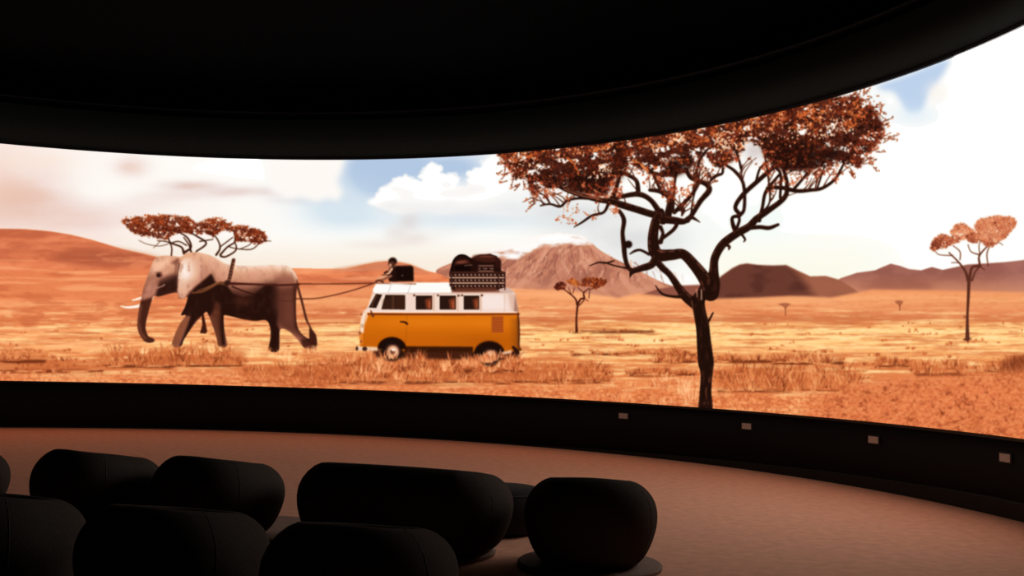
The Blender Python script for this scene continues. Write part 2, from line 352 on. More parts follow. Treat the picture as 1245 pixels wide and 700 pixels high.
    p.full(mh*S(.5, .66, mot)*.5, (184, 96, 70)); p.full(mh*S(.52, .7, 1-mot)*.4, (236, 152, 116)); p.full(mh*S(.55, .7, mo2)*S(300, 330, Y)*.5, (246, 176, 136))
    for pts, c in (([(404,327),(440,321),(458,318),(476,316.5),(498,321),(520,330),(524,333),(500,331),(470,329),(430,330),(404,329)], (196,126,104)),):
        p.poly(pts, c, 1.5, .6)
    hr = [(1010,346),(1022,338),(1042,331.5),(1064,328.5),(1074,324),(1083,320.5),(1094,323),(1105,327),(1120,328.5),(1133,324.5),(1146,328),(1160,325),(1176,321.5),(1200,320),(1222,318.5),(1245,316),(1300,309),(1440,296),(1440,372),(1010,366)]
    p.poly(hr, (160, 104, 98)); mr = p.region(hr)
    p.full(mr*S(.45, .65, hf)*.35, (140, 84, 80)); p.full(mr*S(330, 358, Y+0*X)*.75, (206, 143, 118))
    p.poly([(1040,350),(1070,340),(1110,338),(1130,344),(1136,352),(1090,356)], (146, 88, 78), 3, .5)
    p.full(mr*S(1190, 1300, X)*.35, (190, 146, 150))
    hm = [(768,364),(780,358),(800,351),(826,347),(850,346),(880,352),(880,366)]
    p.poly(hm, (148, 90, 80), .8)
    hd = [(858,364),(868,350),(876,336),(890,326),(899,321.5),(908,320),(922,322),(940,322.5),(956,322),(970,329),(985,336),(1004,335.5),(1020,340),(1036,350),(1046,358),(1020,366),(960,364),(880,366)]
    p.poly(hd, (122, 70, 60), .5); md = p.region(hd)
    p.full(md*S(.4, .7, hf)*.55, (96, 50, 44)); p.full(md*S(965, 985, X+(Y-340)*-.8)*.7, (178, 114, 94))
    # ---- plain
    top = np.interp(X[0], [-200,130,240,420,540,620,690,725,752,775,800,850,920,960,1010,1060,1150,1440], [330,328,330,345,348,351,353,359,362,357,360,364,362,360,362,352,353,360])[None, :]
    pl = S(-2.5, 2.5, Y-top)
    y0 = [320,345,362,380,388,394,402,415,424,435,450,470,500,560]
    cl = np.array([(228,138,100),(230,145,104),(238,168,124),(226,146,106),(216,134,92),(238,172,116),(255,216,156),(254,210,150),(246,190,134),(236,164,110),(222,138,90),(226,138,90),(214,122,80),(196,104,66)], float)
    base = np.stack([np.interp(Y[:, 0], y0, cl[:, i]) for i in range(3)], 1)[:, None, :].astype(np.float32)
    base = base+np.zeros_like(p.im)
    lf = ((1-S(180, 420, X))*.85)[..., None]
    cl2 = np.array([(222,128,92),(222,130,92),(226,134,94),(228,138,96),(230,140,98),(232,146,100),(240,160,112),(246,176,124),(244,172,118),(234,150,102),(222,134,90),(228,140,94),(214,122,80),(196,104,66)], float)
    base2 = np.stack([np.interp(Y[:, 0], y0, cl2[:, i]) for i in range(3)], 1)[:, None, :].astype(np.float32)
    base += (base2-base)*lf
    p.im += (base-p.im)*pl[..., None]
    st = p.noise(60, 3.2, 5, .6); st2 = p.noise(26, 2.2, 4, .6)
    low = S(355, 400, Y+0*X)
    p.full(pl*(.25+.75*low)*S(.5, .68, st)*.6, (204, 118, 76)); p.full(pl*low*S(.52, .7, 1-st)*.7, (255, 228, 176))
    p.full(pl*S(384, 396, Y+0*X)*(1-S(440, 470, Y))*S(.55, .72, st2)*.6, (196, 108, 68)); p.full(pl*low*S(.56, .74, 1-st2)*.55, (255, 230, 182))
    p.full(pl*(fine-.5).clip(0)*.5, (180, 96, 60))
    p.full(pl*ML*S(.52, .68, mot)*(1-S(395, 430, Y))*.45, (190, 98, 66)); p.full(pl*ML*S(.54, .7, mo2)*.5, (250, 188, 144)); p.full(pl*ML*S(.56, .7, 1-mo2)*S(340, 370, Y)*(1-S(410, 440, Y))*.5, (196, 104, 70))
    p.full(pl*S(.52, .68, mot)*S(368, 384, Y)*(1-S(386, 400, Y))*.4, (200, 114, 76))
    for _ in range(70):
        x, y = R.uniform(-160, 1400), R.uniform(372, 420); L = R.uniform(8, 46)*(y-340)/60
        p.stroke([(x, y), (x+L*.5, y+R.uniform(-.8, .8)), (x+L, y+R.uniform(-.6, .6))], [.3, R.uniform(.6, 1.8), .3], ((176,92,60),(196,108,70),(255,228,178),(255,220,164))[R.integers(4)], .7)
    p.full(pl*G(870,388,420,5)*S(.35, .6, st)*.5, (196, 118, 82))
    p.poly([(560,352),(690,353),(722,358),(752,362.5),(735,365),(660,362)], (247, 186, 142), 2, .6)
    p.poly([(752,363),(775,357.5),(800,360),(850,367),(790,368)], (247, 184, 138), 1.5, .6)
    p.poly([(862,363),(920,363),(980,360),(1030,366),(940,368)], (240, 178, 136), 2, .6)
    p.full(pl*G(440,352,200,9)*.5, (222, 140, 104))
    p.seg(365, 393, 440, 392, .8, .6, (170, 84, 56), .7); p.seg(630, 389.5, 690, 390, .7, .7, (180, 96, 60), .5)
    # low scrub strips out on the plain
    for _ in range(150):
        y = 392+R.random()**1.3*62; x = R.uniform(-150, 1400); l = R.uniform(4, 22)*(.4+(y-385)/50)
        if 380 < x < 640 and y > 400: continue
        h = R.uniform(.6, 2.0)*(.3+(y-385)/40)
        p.blades(x, x+l, y-h, y+h*.6, int(l*1.6), h*1.6, [(188,98,58),(206,116,72),(160,76,42),(226,140,92)], .3, .5, .7)
    strips = [(120,300,421,446,900,10),(-160,130,436,452,500,5),(290,420,441,466,520,9),(345,420,446,468,260,8),(384,640,431,466,2100,12),(620,745,441,465,700,9),(560,640,436,452,300,9),
        (690,850,425,432,260,5),(790,850,430,441,280,6),(690,800,400,404,80,2),(760,850,448,456,260,6),(868,1048,441,476,1500,13),(935,1030,430,442,380,8),(868,960,430,440,260,6),(1060,1110,434,446,180,7),(1108,1180,438,456,420,9),(1180,1245,442,452,260,7),(1214,1262,434,458,520,12),(1262,1420,440,460,700,10),(-160,60,426,440,400,6)]
    for x0, x1, ya, yb, n, h in strips:
        p.poly([(x0,ya+h*.6),((x0+x1)/2,ya+h*.3),(x1,ya+h*.6),(x1-4,yb),(x0+4,yb)], (192, 102, 60), 3, .7 if x1 < 760 else .45)
        p.full(p.region([(x0+3,yb-2.5),(x1-3,yb-2.5),(x1-6,yb+1),(x0+6,yb+1)], soft=1)*S(.36, .56, st2)*.85, (112, 46, 22))
        p.blades(x0, x1, ya, yb, n, h, [(168,82,46),(196,106,62),(220,136,88),(140,64,36),(190,98,58),(240,172,124)], .3, .55, .65)
    p.blades(150, 420, 421, 440, 60, 12, [(255,214,170),(250,196,148)], .2, .6, .9)
    p.blades(390, 640, 432, 462, 120, 12, [(250,190,146),(244,176,132)], .2, .6, .7)
    p.poly([(1214,456),(1218,440),(1232,432),(1250,430),(1262,440),(1264,458)], (140, 66, 38), 3, .6)
    # foreground: coarse orange turf, and the mound at the right
    fg = S(-8, 8, Y-np.interp(X[0], [-200,0,300,430,640,860,960,1040,1100,1250,1440], [452,455,455,470,470,478,480,470,466,452,448])[None, :])
    tuft = p.noise(3.6, 2.4, 4, .75)
    p.full(fg*.55, (220, 126, 82)); p.full(fg*S(.5, .68, tuft)*.6, (176, 88, 54)); p.full(fg*S(.54, .72, 1-tuft)*.65, (250, 180, 128))
    mound = [(985,496),(1020,476),(1060,464),(1110,458),(1180,455),(1250,452),(1440,446),(1440,560),(985,560)]
    mo = p.region(spline(mound, True), soft=4)
    p.full(mo*.7, (210, 118, 76)); big = p.noise(30, 14, 4, .6)
    p.full(mo*S(.45, .65, big)*.4, (226, 132, 90)); p.full(mo*S(.5, .8, tuft)*.5, (158, 72, 44)); p.full(mo*S(.5, .8, 1-tuft)*.5, (240, 164, 120))
    dk = p.noise(13, 9, 3, .6); p.full(mo*S(.55, .8, dk)*S(.3, .7, tuft)*.6, (150, 68, 42))
    p.blades(640, 870, 462, 500, 800, 7, [(236,160,112),(196,106,66),(250,190,146),(180,92,56)], .25, .6, .55)
    p.blades(800, 852, 455, 496, 260, 12, [(246,180,136),(206,116,76),(250,200,160)], .2, .6, .6)
    p.blades(868, 1000, 478, 505, 300, 6, [(250,190,140),(200,110,70)], .3, .6, .55)
    p.blades(1000, 1420, 462, 545, 1500, 6, [(232,146,104),(178,90,56),(206,114,74),(150,68,40)], .4, .7, .5)
    p.blades(-160, 330, 448, 472, 500, 5, [(246,176,128),(196,106,66)], .3, .6, .5)
    # ---- trees far off
    bark = (74, 36, 26)
    def small(strokes, col):
        for pts, w in strokes: p.stroke(pts, w, col)
    LV = [(204,112,62),(182,84,44),(150,60,32),(112,40,24),(76,28,20)]
    T = lambda pts: [(140+a/6.225, 250+b/6.225) for a, b in pts]
    small([(T([(520,360),(500,312),(420,280),(400,230)]),[3,2.2,2,1.6]),(T([(530,350),(575,312),(545,240),(470,195)]),[3,2.4,2,1.4]),(T([(575,350),(560,300),(520,240)]),[2.4,1.8,1.4]),
        (T([(615,345),(690,285),(620,232),(560,200)]),[2,2.2,2,1.6]),(T([(640,270),(740,255)]),[1.5,1.2]),(T([(425,380),(428,315),(400,275),(320,265)]),[1.8,1.6,1.4,1]),(T([(420,285),(480,270),(540,300)]),[1.6,1.4,1.6]),
        (T([(765,372),(795,315),(765,240),(720,210)]),[2.6,2,1.6,1.4]),(T([(795,372),(850,312),(905,272),(900,190)]),[2.4,2,1.8,1.8]),(T([(800,382),(840,385),(915,335),(905,270)]),[2.4,2,1.8,1.4]),(T([(860,310),(920,325),(1030,330),(1085,290)]),[1.2,1.2,1.3,1.2]),
        (T([(790,315),(850,270),(890,240)]),[1.4,1.4,1.2]),(T([(940,330),(1010,300),(1030,280)]),[1,1,1]),(T([(400,290),(330,305),(240,290),(180,262)]),[.9,.8,.7,.6]),(T([(340,270),(290,320)]),[.8,.6]),(T([(1040,275),(1130,265),(1180,268)]),[1,.9,.7])], bark)
    tA = FAR_TREES[:7]+[(234,284),(217,282),(206,288),(200,292),(190,289),(178,287),(164,284),(156,277)]
    tB = [(236,273),(252.4,266),(268.5,265),(283,272),(284,281),(272,279),(259,287),(249,282),(239,285)]; tC = [(284,274),(299,274),(316.7,280.5),(324.7,286),(327,292),(316,296),(300,293),(286,292)]
    for poly, n in ((tA, 900), (tB, 330), (tC, 380)):
        p.thicket(poly, (110,42,26), .42, .85, 4, 1.); p.leaves(poly, int(n*1.3), 1.2, LV[1:], .85, 2.)
    C = lambda pts: [(660+a/7.78, 325+b/7.78) for a, b in pts]
    small([(C([(320,605),(318,480),(330,350)]),[3.2,2.2,2.6]),(C([(325,350),(305,292),(225,225),(190,200)]),[2.6,1.8,1.4,1]),(C([(335,340),(360,297),(392,292),(388,240),(440,195)]),[2.4,2.2,2.4,1.6,1]),(C([(395,295),(430,318)]),[1,.8]),(C([(345,360),(390,310)]),[1.3,1.2]),(C([(275,265),(240,190)]),[1,.8]),(C([(285,245),(300,190)]),[.9,.8]),(C([(390,240),(330,190)]),[1.1,.8]),(C([(435,290),(445,210)]),[1,.8]),(C([(440,210),(540,185)]),[1,.8])], (92,36,24))
    for poly, n, tn in ((C([(105,195),(130,150),(190,138),(220,165),(210,205),(140,210)]), 90, .75), (C([(220,125),(280,105),(340,135),(365,170),(320,180),(265,160)]), 70, .1), (C([(370,110),(450,95),(560,110),(610,125),(580,165),(500,205),(440,180),(370,175)]), 190, .35)):
        p.thicket(poly, (130,54,30), .4, .85, 4, .8); p.leaves(poly, n*2, 1.0, [(206,120,62),(186,92,42),(158,64,34),(120,44,30),(92,34,24)], .85, 1., tn)
    D = lambda pts: [(1120+a/4.12, 250+b/4.12) for a, b in pts]
    small([(D([(232,668),(232,560),(236,470),(240,370)]),[5.5,3.2,3.6,4.2]),(D([(236,375),(222,330),(190,285),(140,235)]),[4,3,2.2,1.5]),(D([(242,372),(255,310),(292,298),(292,250),(345,190)]),[3.8,3,3,2.2,1.6]),(D([(255,375),(272,330),(300,300)]),[2,1.8,1.8]),(D([(292,300),(318,322)]),[1.5,1]),(D([(185,285),(150,285)]),[1.2,.8]),
        (D([(195,270),(195,230),(160,200)]),[1.3,1.3,1]),(D([(160,250),(90,245),(70,225)]),[1.2,1,.8]),(D([(290,245),(250,230),(235,195)]),[1.6,1.2,1]),(D([(335,300),(330,240),(345,200)]),[1.2,1.4,1.2]),(D([(295,250),(290,200),(300,170)]),[1.3,1.2,1]),(D([(345,195),(390,185),(410,200)]),[1,.9,.7]),(D([(215,670),(250,665)]),[2,1.5]),(D([(215,555),(232,560)]),[1.2,1])], (110,58,44))
    for poly, n, tn in ((D([(42,215),(60,170),(100,140),(145,150),(150,195),(110,215),(65,225)]), 230, .75), (D([(145,130),(175,95),(215,90),(270,130),(275,165),(235,165),(200,170),(165,150)]), 260, .15), (D([(130,175),(165,150),(200,165),(180,185),(140,195)]), 60, .6), (D([(225,150),(280,130),(300,170),(270,185),(240,178)]), 110, .5), (D([(300,170),(350,180),(380,190),(350,205),(310,195)]), 60, .6), (D([(270,90),(300,65),(380,50),(475,65),(470,100),(430,150),(380,185),(330,175),(280,160)]), 800, .25)):
        p.thicket(poly, (196,118,92), .4, .75, 4, 1.); p.leaves(poly, int(n*1.6), 1.4, [(230,164,132),(216,140,108),(198,114,84),(172,88,64),(136,62,46)], .75, 1.6, tn)
    for x, y0_, y1_, w in ((955,368,383,7),(1094,365,377,5)):
        p.seg(x, y1_, x, y0_+3, .6, .5, (140,72,48), .9); p.dab(x-1, y0_+2, w, 2, (166,98,72), .85); p.seg(x-3, y0_+3, x, y0_+7, .5, .5, (140,72,48), .8); p.seg(x+3, y0_+3, x, y0_+7, .5, .5, (140,72,48), .8)
    # ---- tow ropes
    rope = (116, 54, 36)
    p.stroke([(362,345),(410,345),(457,344)], 1.6, rope, .9); p.stroke([(359,363),(380,363),(400,360),(430,352.5),(458,343)], 1.6, rope, .9)
    # ---- elephant
    p.stroke([(185,361),(180,367),(170,371.5),(156,373.6),(147,372)], [4.2,4.4,3.8,2.8,1.2], (255,244,234))
    p.stroke([(173,361.5),(167,363.5),(161,365)], [2.8,2.8,1.6], (255,238,224))
    p.poly([(247,378),(252,403),(250,405.5),(243,405),(246,395),(245,384)], (86,36,24))
    E = spline(ELEPHANT, True, 4)
    p.poly(E, (150, 92, 78)); me = p.region(E)
    tp = np.interp(X[0], [150,190,220,248,274,310,350,365], [311,311,310,306,320,322,322,338])[None, :]
    wr = p.noise(5, 9, 3, .6)
    p.full(me*(1-S(2, 46, Y-tp))*.95, (226, 176, 154)); p.full(me*(1-S(0, 13, Y-tp))*S(225, 300, X)*.85, (255, 236, 224)); p.full(me*S(16, 34, Y-tp)*S(270, 285, X)*.5, (150, 92, 82))
    def shade(pts, col, soft=2., a=.9): p.poly(pts, col, soft, a, clip=me)
    dark = (52, 22, 15)
    shade([(270,352),(300,356),(330,342),(345,346),(350,372),(340,396),(300,392),(268,388)], (70,32,22), 5, .9)
    shade([(228,360),(238,349),(252,337),(257,332),(262,343),(276,347),(283,357),(296,361),(308,359),(322,347),(336,345),(341,352),(340,372),(336,392),(340,402),(339,430),(326,430),(329,400),(323,391),(272,387),(274,424),(270,424),(262,384),(246,384),(238,390),(230,404),(222,424),(217,424),(225,404),(232,384),(218,384)], dark, 1.2, .97)
    shade([(284,360),(300,363),(310,360),(300,372),(285,370)], (120,66,50), 3, .5)
    shade([(212,405),(222,388),(230,384),(228,394),(219,410),(214,424),(206,424)], (150,88,62), 1.5, .8)
    shade([(254,384),(262,376),(268,381),(268,398),(270,422),(265,422),(260,402)], (116,62,44), 1.5, .85)
    shade([(262,366),(268,370),(268,382),(258,382)], (124,66,50), 1.5, .7)
    shade([(336,336),(352,332),(364,344),(362,392),(344,396),(334,372)], (128,72,60), 4, .75)
    shade([(340,350),(358,349),(359,388),(366,403),(380,414),(374,416),(358,405),(344,398),(339,388)], (112,60,48), 2, .85)
    shade([(346,360),(354,358),(357,392),(346,392)], (134,78,64), 3, .5)
    shade([(356,345),(364,345),(362,396),(380,412),(384,422),(376,416),(358,398)], (78,34,24), 1.2, .7)
    shade([(350,402),(364,412),(372,424),(366,424)], (196,124,92), 1, .5)
    shade([(366,412),(380,412),(381,426),(367,424)], (66,28,20), 1, .7)
    # head
    shade([(170,366),(186,361),(181,382),(178,397),(181,408),(188,412),(188,418),(176,418),(166,400)], (84,38,26), 1.2, .9)
    shade([(167,380),(171,368),(173,372),(170,390),(173,404),(180,412),(175,413),(168,402)], (140,80,62), 1, .7)
    shade([(188,360),(192,350),(194,342),(207,336),(216,333),(217,354),(207,357),(194,361)], (60,26,20), 1.3, .92)
    shade([(194,340),(204,334),(214,331),(214,338),(204,342),(195,346)], (120,72,64), 1.5, .6)
    shade([(207,320),(216,313),(219,316),(216,322),(215,334),(212,334),(213,322)], (132,78,66), 1.2, .8)
    shade([(176,352),(182,340),(190,340),(190,356),(186,360),(173,364)], (196,140,128), 2, .7)
    shade([(186,320),(206,313),(206,320),(196,328),(186,332)], (240,196,180), 2, .8)
    shade([(196,330),(206,328),(205,332),(196,335)], (222,168,152), 1.5, .7)
    p.dab(193.4, 334.5, 4.4, 3.4, (140,86,74), .8); p.dab(193, 334.5, 2.6, 2.2, (56,24,20), .95); p.seg(189, 331, 197, 331, .6, .5, (110,62,54), .7)
    p.stroke([(191,350),(197,348),(200,346)], 1.6, (196,150,140), .8)
    ear = spline([(219,322),(224,314),(232,313),(242,316),(250,322),(253,331),(246,340),(236,348),(228,357),(223,363),(218,361),(215.5,350),(216,336)], True)
    p.poly(ear, (214,164,148), .8); mea = p.region(ear, soft=.8)
    p.full(mea*G(225,330,12,18)*1.0, (255,236,224)); p.full(mea*S(240, 254, X+(Y-325)*.3)*.6, (170,110,98)); p.full(mea*S(.5, .7, wr)*.35, (190,134,120)); p.full(mea*G(238,345,14,6)*.5, (186,128,114))
    p.stroke([(218,320),(216,336),(215.5,350)], 1.3, (84,44,36), .8)
    shade([(250,311),(262,312),(274,320),(284,334),(276,340),(262,330)], (214,160,146), 4, .7)
    p.full(me*S(.5, .75, wr)*.2, (110, 60, 50))
    shade([(300,326),(336,325),(346,330),(330,336),(300,338)], (206,150,136), 4, .5)
    shade([(334,338),(350,334),(358,340),(352,350),(336,350)], (170,110,98), 4, .5)
    p.poly(spline(TAIL, True), (104,54,40)); p.poly([(376,399),(384,407),(385.5,418),(383,425),(379,424),(376,412)], (84,38,28), .5)
    # harness
    p.stroke([(284,316),(281,330),(277.5,345)], [4.4,4.6,4], (92,48,36)); p.stroke([(286,316.5),(283,330)], .9, (176,110,88), .8)
    for k in range(6): p.dab(283.6-k*.95, 320+k*4, .8, .8, (196,150,130), .8)
    p.stroke([(276,345),(266,344),(256,349),(246,354),(234,356)], [3.4,3.4,3.6,3.2,2], (128,74,46)); p.stroke([(266,342.5),(252,349),(240,353)], .8, (190,126,88), .8)
    p.stroke([(278,344.5),(310,345.5),(340,346.5),(364,345.5)], [3.4,2.4,2.4,2], (92,38,30)); p.stroke([(282,348),(294,353),(310,358)], 1.4, (66,26,20)); p.dab(276, 344, 3.4, 3.4, (70,34,26), .9)
    p.stroke([(340,365),(352,366),(361,363)], 1, (90,44,34), .6)
    p.blades(205, 280, 418, 430, 60, 8, [(246,190,140),(210,124,80)], .2, .6, .8); p.blades(322, 390, 420, 432, 60, 9, [(250,204,160),(210,124,80)], .2, .6, .8)
    # ---- camper van
    W = lambda a, b: (425+a/4.667, 300+b/4.667)
    V = lambda a, b: (525+a/4.667, 300+b/4.667)
    p.poly([(452,424),(630,424),(632,434),(600,438),(455,434)], (74,30,16), 1.5, .9)
    body = VAN[:11]+[(628,427),(576,428),(492,427),(462,424.5),(438,421),(436.8,403),(438,391),(441,380),(446.5,374)]
    p.poly(body, (212,113,16)); mv = p.region(body)
    p.full(mv*S(378, 426, Y+0*X)*.35, (184,84,10)); p.full(mv*np.clip(G(520,392,80,9)+G(600,392,30,10)*.6, 0, 1)*.35, (234,142,34)); p.full(mv*G(590,415,40,10)*.3, (176,86,12))
    p.full(mv*S(616, 632, X)*S(384, 390, Y)*.6, (150,78,24)); p.full(mv*S(627, 632, X)*.6, (96,46,22))
    p.poly([(454,352),(457,345.5),(463,344),(545,343.6),(600,346),(619,350),(626,355),(629.5,372),(630,379.5),(441,379.5),(446.5,374)], (240,214,204))
    p.poly([(453,352.5),(457,345),(463,343.6),(545,343.2),(549,350),(549,355.5),(455,356)], (255,252,247)); p.poly([(549,350),(600,348),(618,350.5),(625,355.5),(549,355.5)], (150,98,86)); p.poly([(604,347.5),(619,350),(626,356),(608,355)], (206,176,172))
    p.poly([(585,358),(612,358),(618,376),(586,376)], (248,228,220), 2); p.poly([(618,357),(626,357),(630,378),(622,378)], (214,180,172), 1.2, .8); p.poly([(626,357),(630,376),(629.5,380),(625,380)], (140,92,84), .8, .7)
    p.stroke([(613.5,358),(613.5,378)], .7, (200,160,150), .7); p.stroke([(454,356.5),(540,356.5),(622,356.2)], 1.1, (214,186,178), .9)
    for x in (474, 498): p.stroke([(x+2,344),(x-2,356)], .9, (196,184,180), .8)
    p.stroke([(446,379),(500,379.5),(628,379.5)], 1.6, (252,230,220), .9); p.stroke([(441,382.2),(450,381.8),(560,382),(631,381.6)], 2.2, (134,52,24), .95)
    p.poly([(441,380),(446,379),(447,384),(443,396),(442,405),(437.5,404),(438,391)], (246,222,208), .8); p.poly([(437,404),(441,404),(441,418),(438,420)], (220,130,50), .6)
    p.dab(440.5, 396, 1.8, 2.6, (200,170,150)); p.dab(437.5, 404.5, 1.5, 2.4, (150,90,70), .9); p.dab(439, 415, 1.2, 2, (150,80,50), .8)
    def window(q, curtain=None):
        p.poly(q, (250,230,220), .5); c = np.mean(q, 0)
        inner = [tuple(c+(np.array(t)-c)*np.array((.90,.88))) for t in q]; p.poly(inner, (58,32,24)); return inner
    window([W(150,260),W(190,266),W(152,353),W(104,350)]); window([W(198,266),W(323,268),W(323,362),W(172,360)])
    p.poly([W(120,340),W(150,270),W(158,272),W(128,342)], (150,100,80), .6, .5); p.poly([W(240,275),W(256,275),W(256,352),W(236,352)], (116,70,50), .5, .7); p.poly([W(262,276),W(314,278),W(314,350),W(262,350)], (88,46,30), 1, .7)
    p.poly([W(190,300),W(236,280),W(234,352),W(186,352)], (84,48,34), 1, .6)
    for x0, f in ((375, W), (510, W), (180, V)):
        w_ = 98 if f is W else 93
        q = [f(x0-4,271),f(x0+w_+2,271),f(x0+w_+2,362),f(x0-4,362)]; window(q)
        p.poly([f(x0+52,300),f(x0+w_-8,285),f(x0+w_-8,352),f(x0+60,352)], (150,66,40), .8, .8); p.poly([f(x0+70,315),f(x0+w_-14,300),f(x0+w_-12,350),f(x0+74,350)], (214,120,80), .8, .5)
        p.dab(*f(x0-8,275), 1.5, 1.3, (84,44,34), .9); p.stroke([f(x0+w_+6,268),f(x0+w_+6,362)], .9, (190,140,126), .9)
    p.dab(*V(285,275), 1.5, 1.3, (84,44,34), .9); p.dab(*V(152,277), 1.5, 1.3, (84,44,34), .9)
    p.stroke([(494.8,383),(494.5,400),(493,418)], .6, (170,84,20), .6); p.stroke([(487,391),(492,391.5),(495,393.5)], [1.4,2,2.4], (70,28,16)); p.stroke([(451,378),(453.5,384)], [1.6,3], (120,60,40))
    p.stroke([(445,383),(443,397),(444,418)], .7, (190,100,24), .7)
    p.poly([V(340,393),V(405,393),V(405,487),V(340,487)], (196,98,40), .4)
    for k in range(8): p.seg(*V(342,400+k*11.5), *V(404,400+k*11.5), .5, .5, (150,62,24), .9)
    # wheels in their arches
    for cx, cy, r, a in ((476.5, 424, 17.5, 1), (595, 430, 18.5, 1)):
        arch = [(cx+r*math.cos(t), min(cy+3, cy-r*.82*math.sin(t))) for t in np.linspace(0, math.pi, 16)]
        p.poly([(x*1.0, y-1.6) for x, y in arch], (168,78,20), .5, .9) if cx > 500 else None
        p.poly(arch, (40,16,10), .4); p.dab(cx, cy+2, 12.5, 12, (38,20,16)); 
        p.dab(cx+1, cy+3, 8.2, 8.4, (150,92,72)); p.dab(cx+1.5, cy+3, 6, 6.2, (228,188,168)); p.dab(cx+.5, cy+4, 3.4, 3.4, (120,70,56)); p.dab(cx+2, cy+1.2, 2.6, 1.6, (255,236,222))
    p.poly([(433.5,421.5),(447,421.5),(459,422),(459,426.5),(434,425.5)], (232,206,190), .4); p.dab(443.5, 424, 3, 2.6, (60,28,20), .9); p.dab(434, 423.5, 1.6, 2.6, (90,50,40))
    p.poly([(492,421),(575,421.5),(575,428),(492,428)], (60,24,12), .8, .9)
    p.poly([(610,428),(622,425.5),(622,429),(611,431)], (232,206,190), .5); p.stroke([(624,422),(629,428),(627,433)], [3,5,3], (60,26,18)); p.stroke([(630,432),(636,429),(637,424)], [1.4,1.4,1], (196,130,100))
    p.stroke([(630,383),(631.5,404),(631,420)], 1.6, (96,44,24), .8)
    # luggage on the rack
    p.poly(LUGGAGE, (48,20,14)); ml = p.region(LUGGAGE)
    p.stroke([(550,328),(551,318),(557,311),(565,310.5),(573,316)], 2, (24,8,8)); p.dab(562, 320, 9, 4.6, (96,44,34), .9, -.15); p.dab(561, 318.6, 6.5, 1.6, (150,84,68), .7, -.1); p.dab(590, 314, 15, 4.6, (88,40,30), .9, .1); p.dab(592, 311.8, 10, 1.4, (140,74,58), .6)
    p.poly([(553,322),(571,321),(573,329),(553,329)], (26,10,8), .6); p.dab(606, 320, 3.4, 6, (70,30,24), .9)
    p.poly([(581,322),(600,321.5),(600,330),(581,330)], (64,30,24)); 
    for yy in (323, 326.5, 329.5): p.seg(582, yy, 600, yy, .5, .5, (206,160,146), .8)
    p.dab(586,327,1.3,1.3,(24,10,8)); p.dab(594,327,1.3,1.3,(24,10,8)); p.seg(565, 323, 574, 322, .5, .5, (200,150,136), .7)
    p.poly([(546.5,331),(614.5,331),(614.5,349),(601,353),(552,353.5),(546.5,347)], (58,26,18))
    for yy in (337.5, 344): p.seg(546.5, yy, 614, yy, .75, .75, (222,184,170), .95)
    for yy in (334, 340.5, 347.5):
        for k in range(14):
            x = 549+k*4.8; p.dab(x, yy, 1.2, .8, (226,190,178), .85); p.seg(x, yy+.5, x+1.5, yy+2.5, .4, .3, (170,116,100), .7)
    p.seg(548, 331, 614, 331, .6, .6, (120,66,52), .8); p.poly([(553,350),(604,349.5),(602,353.5),(553,354)], (120,66,52), .6, .9)
    for x in (549, 606, 614): p.seg(x, 331, x, 352, .6, .6, (66,28,22), .9)
    # rider on the roof with a trunk behind
    p.poly(W(0,0) and [W(262,108),W(350,106),W(362,116),W(364,195),W(236,197),W(240,150)], (34,14,10), .4); p.dab(*W(300,163), .8, .8, (190,150,130), .9); p.seg(*W(268,112), *W(350,110), .4, .4, (92,46,34), .8)
    p.dab(*W(245,82), 5, 4.6, (44,18,14)); p.dab(*W(240,98), 4.2, 3.6, (98,54,42)); p.dab(*W(232,104), 1.4, 2, (206,160,140), .9)
    p.poly([W(228,118),W(262,112),W(268,196),W(225,196),W(215,160)], (50,22,16), .5); p.stroke([W(240,125),W(222,150),W(190,170),W(160,178)], [3,2.6,2.2,1.6], (214,168,146)); p.stroke([W(235,165),W(190,186),W(158,190)], [3.4,3,2], (150,96,76)); p.stroke([W(200,148),W(215,140)], 2.4, (66,30,22)); p.stroke([W(185,160),W(230,158)], 1, (80,40,30))
    p.seg(*W(145,206), *W(375,210), .8, .8, (150,96,80), .9); p.seg(*W(235,205), *W(330,214), 1, .8, (230,206,196), .9); p.stroke([W(150,196),W(170,190),W(190,200)], 2.4, (110,60,46))
    p.blades(384, 640, 429, 440, 330, 10, [(226,140,94),(198,106,64),(250,192,148),(176,86,50)], .2, .6, .75); p.blades(560, 640, 432, 446, 110, 9, [(236,164,118),(206,116,72)], .2, .6, .8)
    # ---- the big acacia
    bk = (50, 22, 14)
    LC = [(222,126,76),(192,90,50),(158,66,38),(124,46,27),(94,35,22),(64,26,17),(44,18,12)]
    PALE = [(240,170,130),(214,120,84),(184,84,54),(150,60,40)]
    p.full(G(917,183,14,13)*1.2*.8, (216,206,206))
    for poly, n in ((CANOPY_LEFT, 900), (CANOPY_MIDDLE, 700), (CANOPY_RIGHT, 1300)): p.thicket(poly, (92,32,20), .38, .93, 10); p.leaves(poly, n//2, 2.2, LC[2:], .8, 3.)
    for poly, a in (([(690,210),(712,206),(740,214),(742,232),(712,234),(690,226)], .8), ([(654,208),(690,206),(700,222),(670,222)], .5), ([(742,176),(756,174),(758,214),(744,222)], .7), ([(812,192),(842,190),(838,206),(822,212),(808,212)], .85), ([(874,184),(892,178),(888,196),(876,200)], .85),
        ([(925,172),(960,168),(1000,176),(1030,184),(1012,194),(985,204),(952,206),(935,196)], .85), ([(955,195),(975,205),(990,196)], 1.)):
        p.poly(poly, (44,18,12), 4, a)
    for pts, w in LIMBS: p.stroke(pts, w, bk)
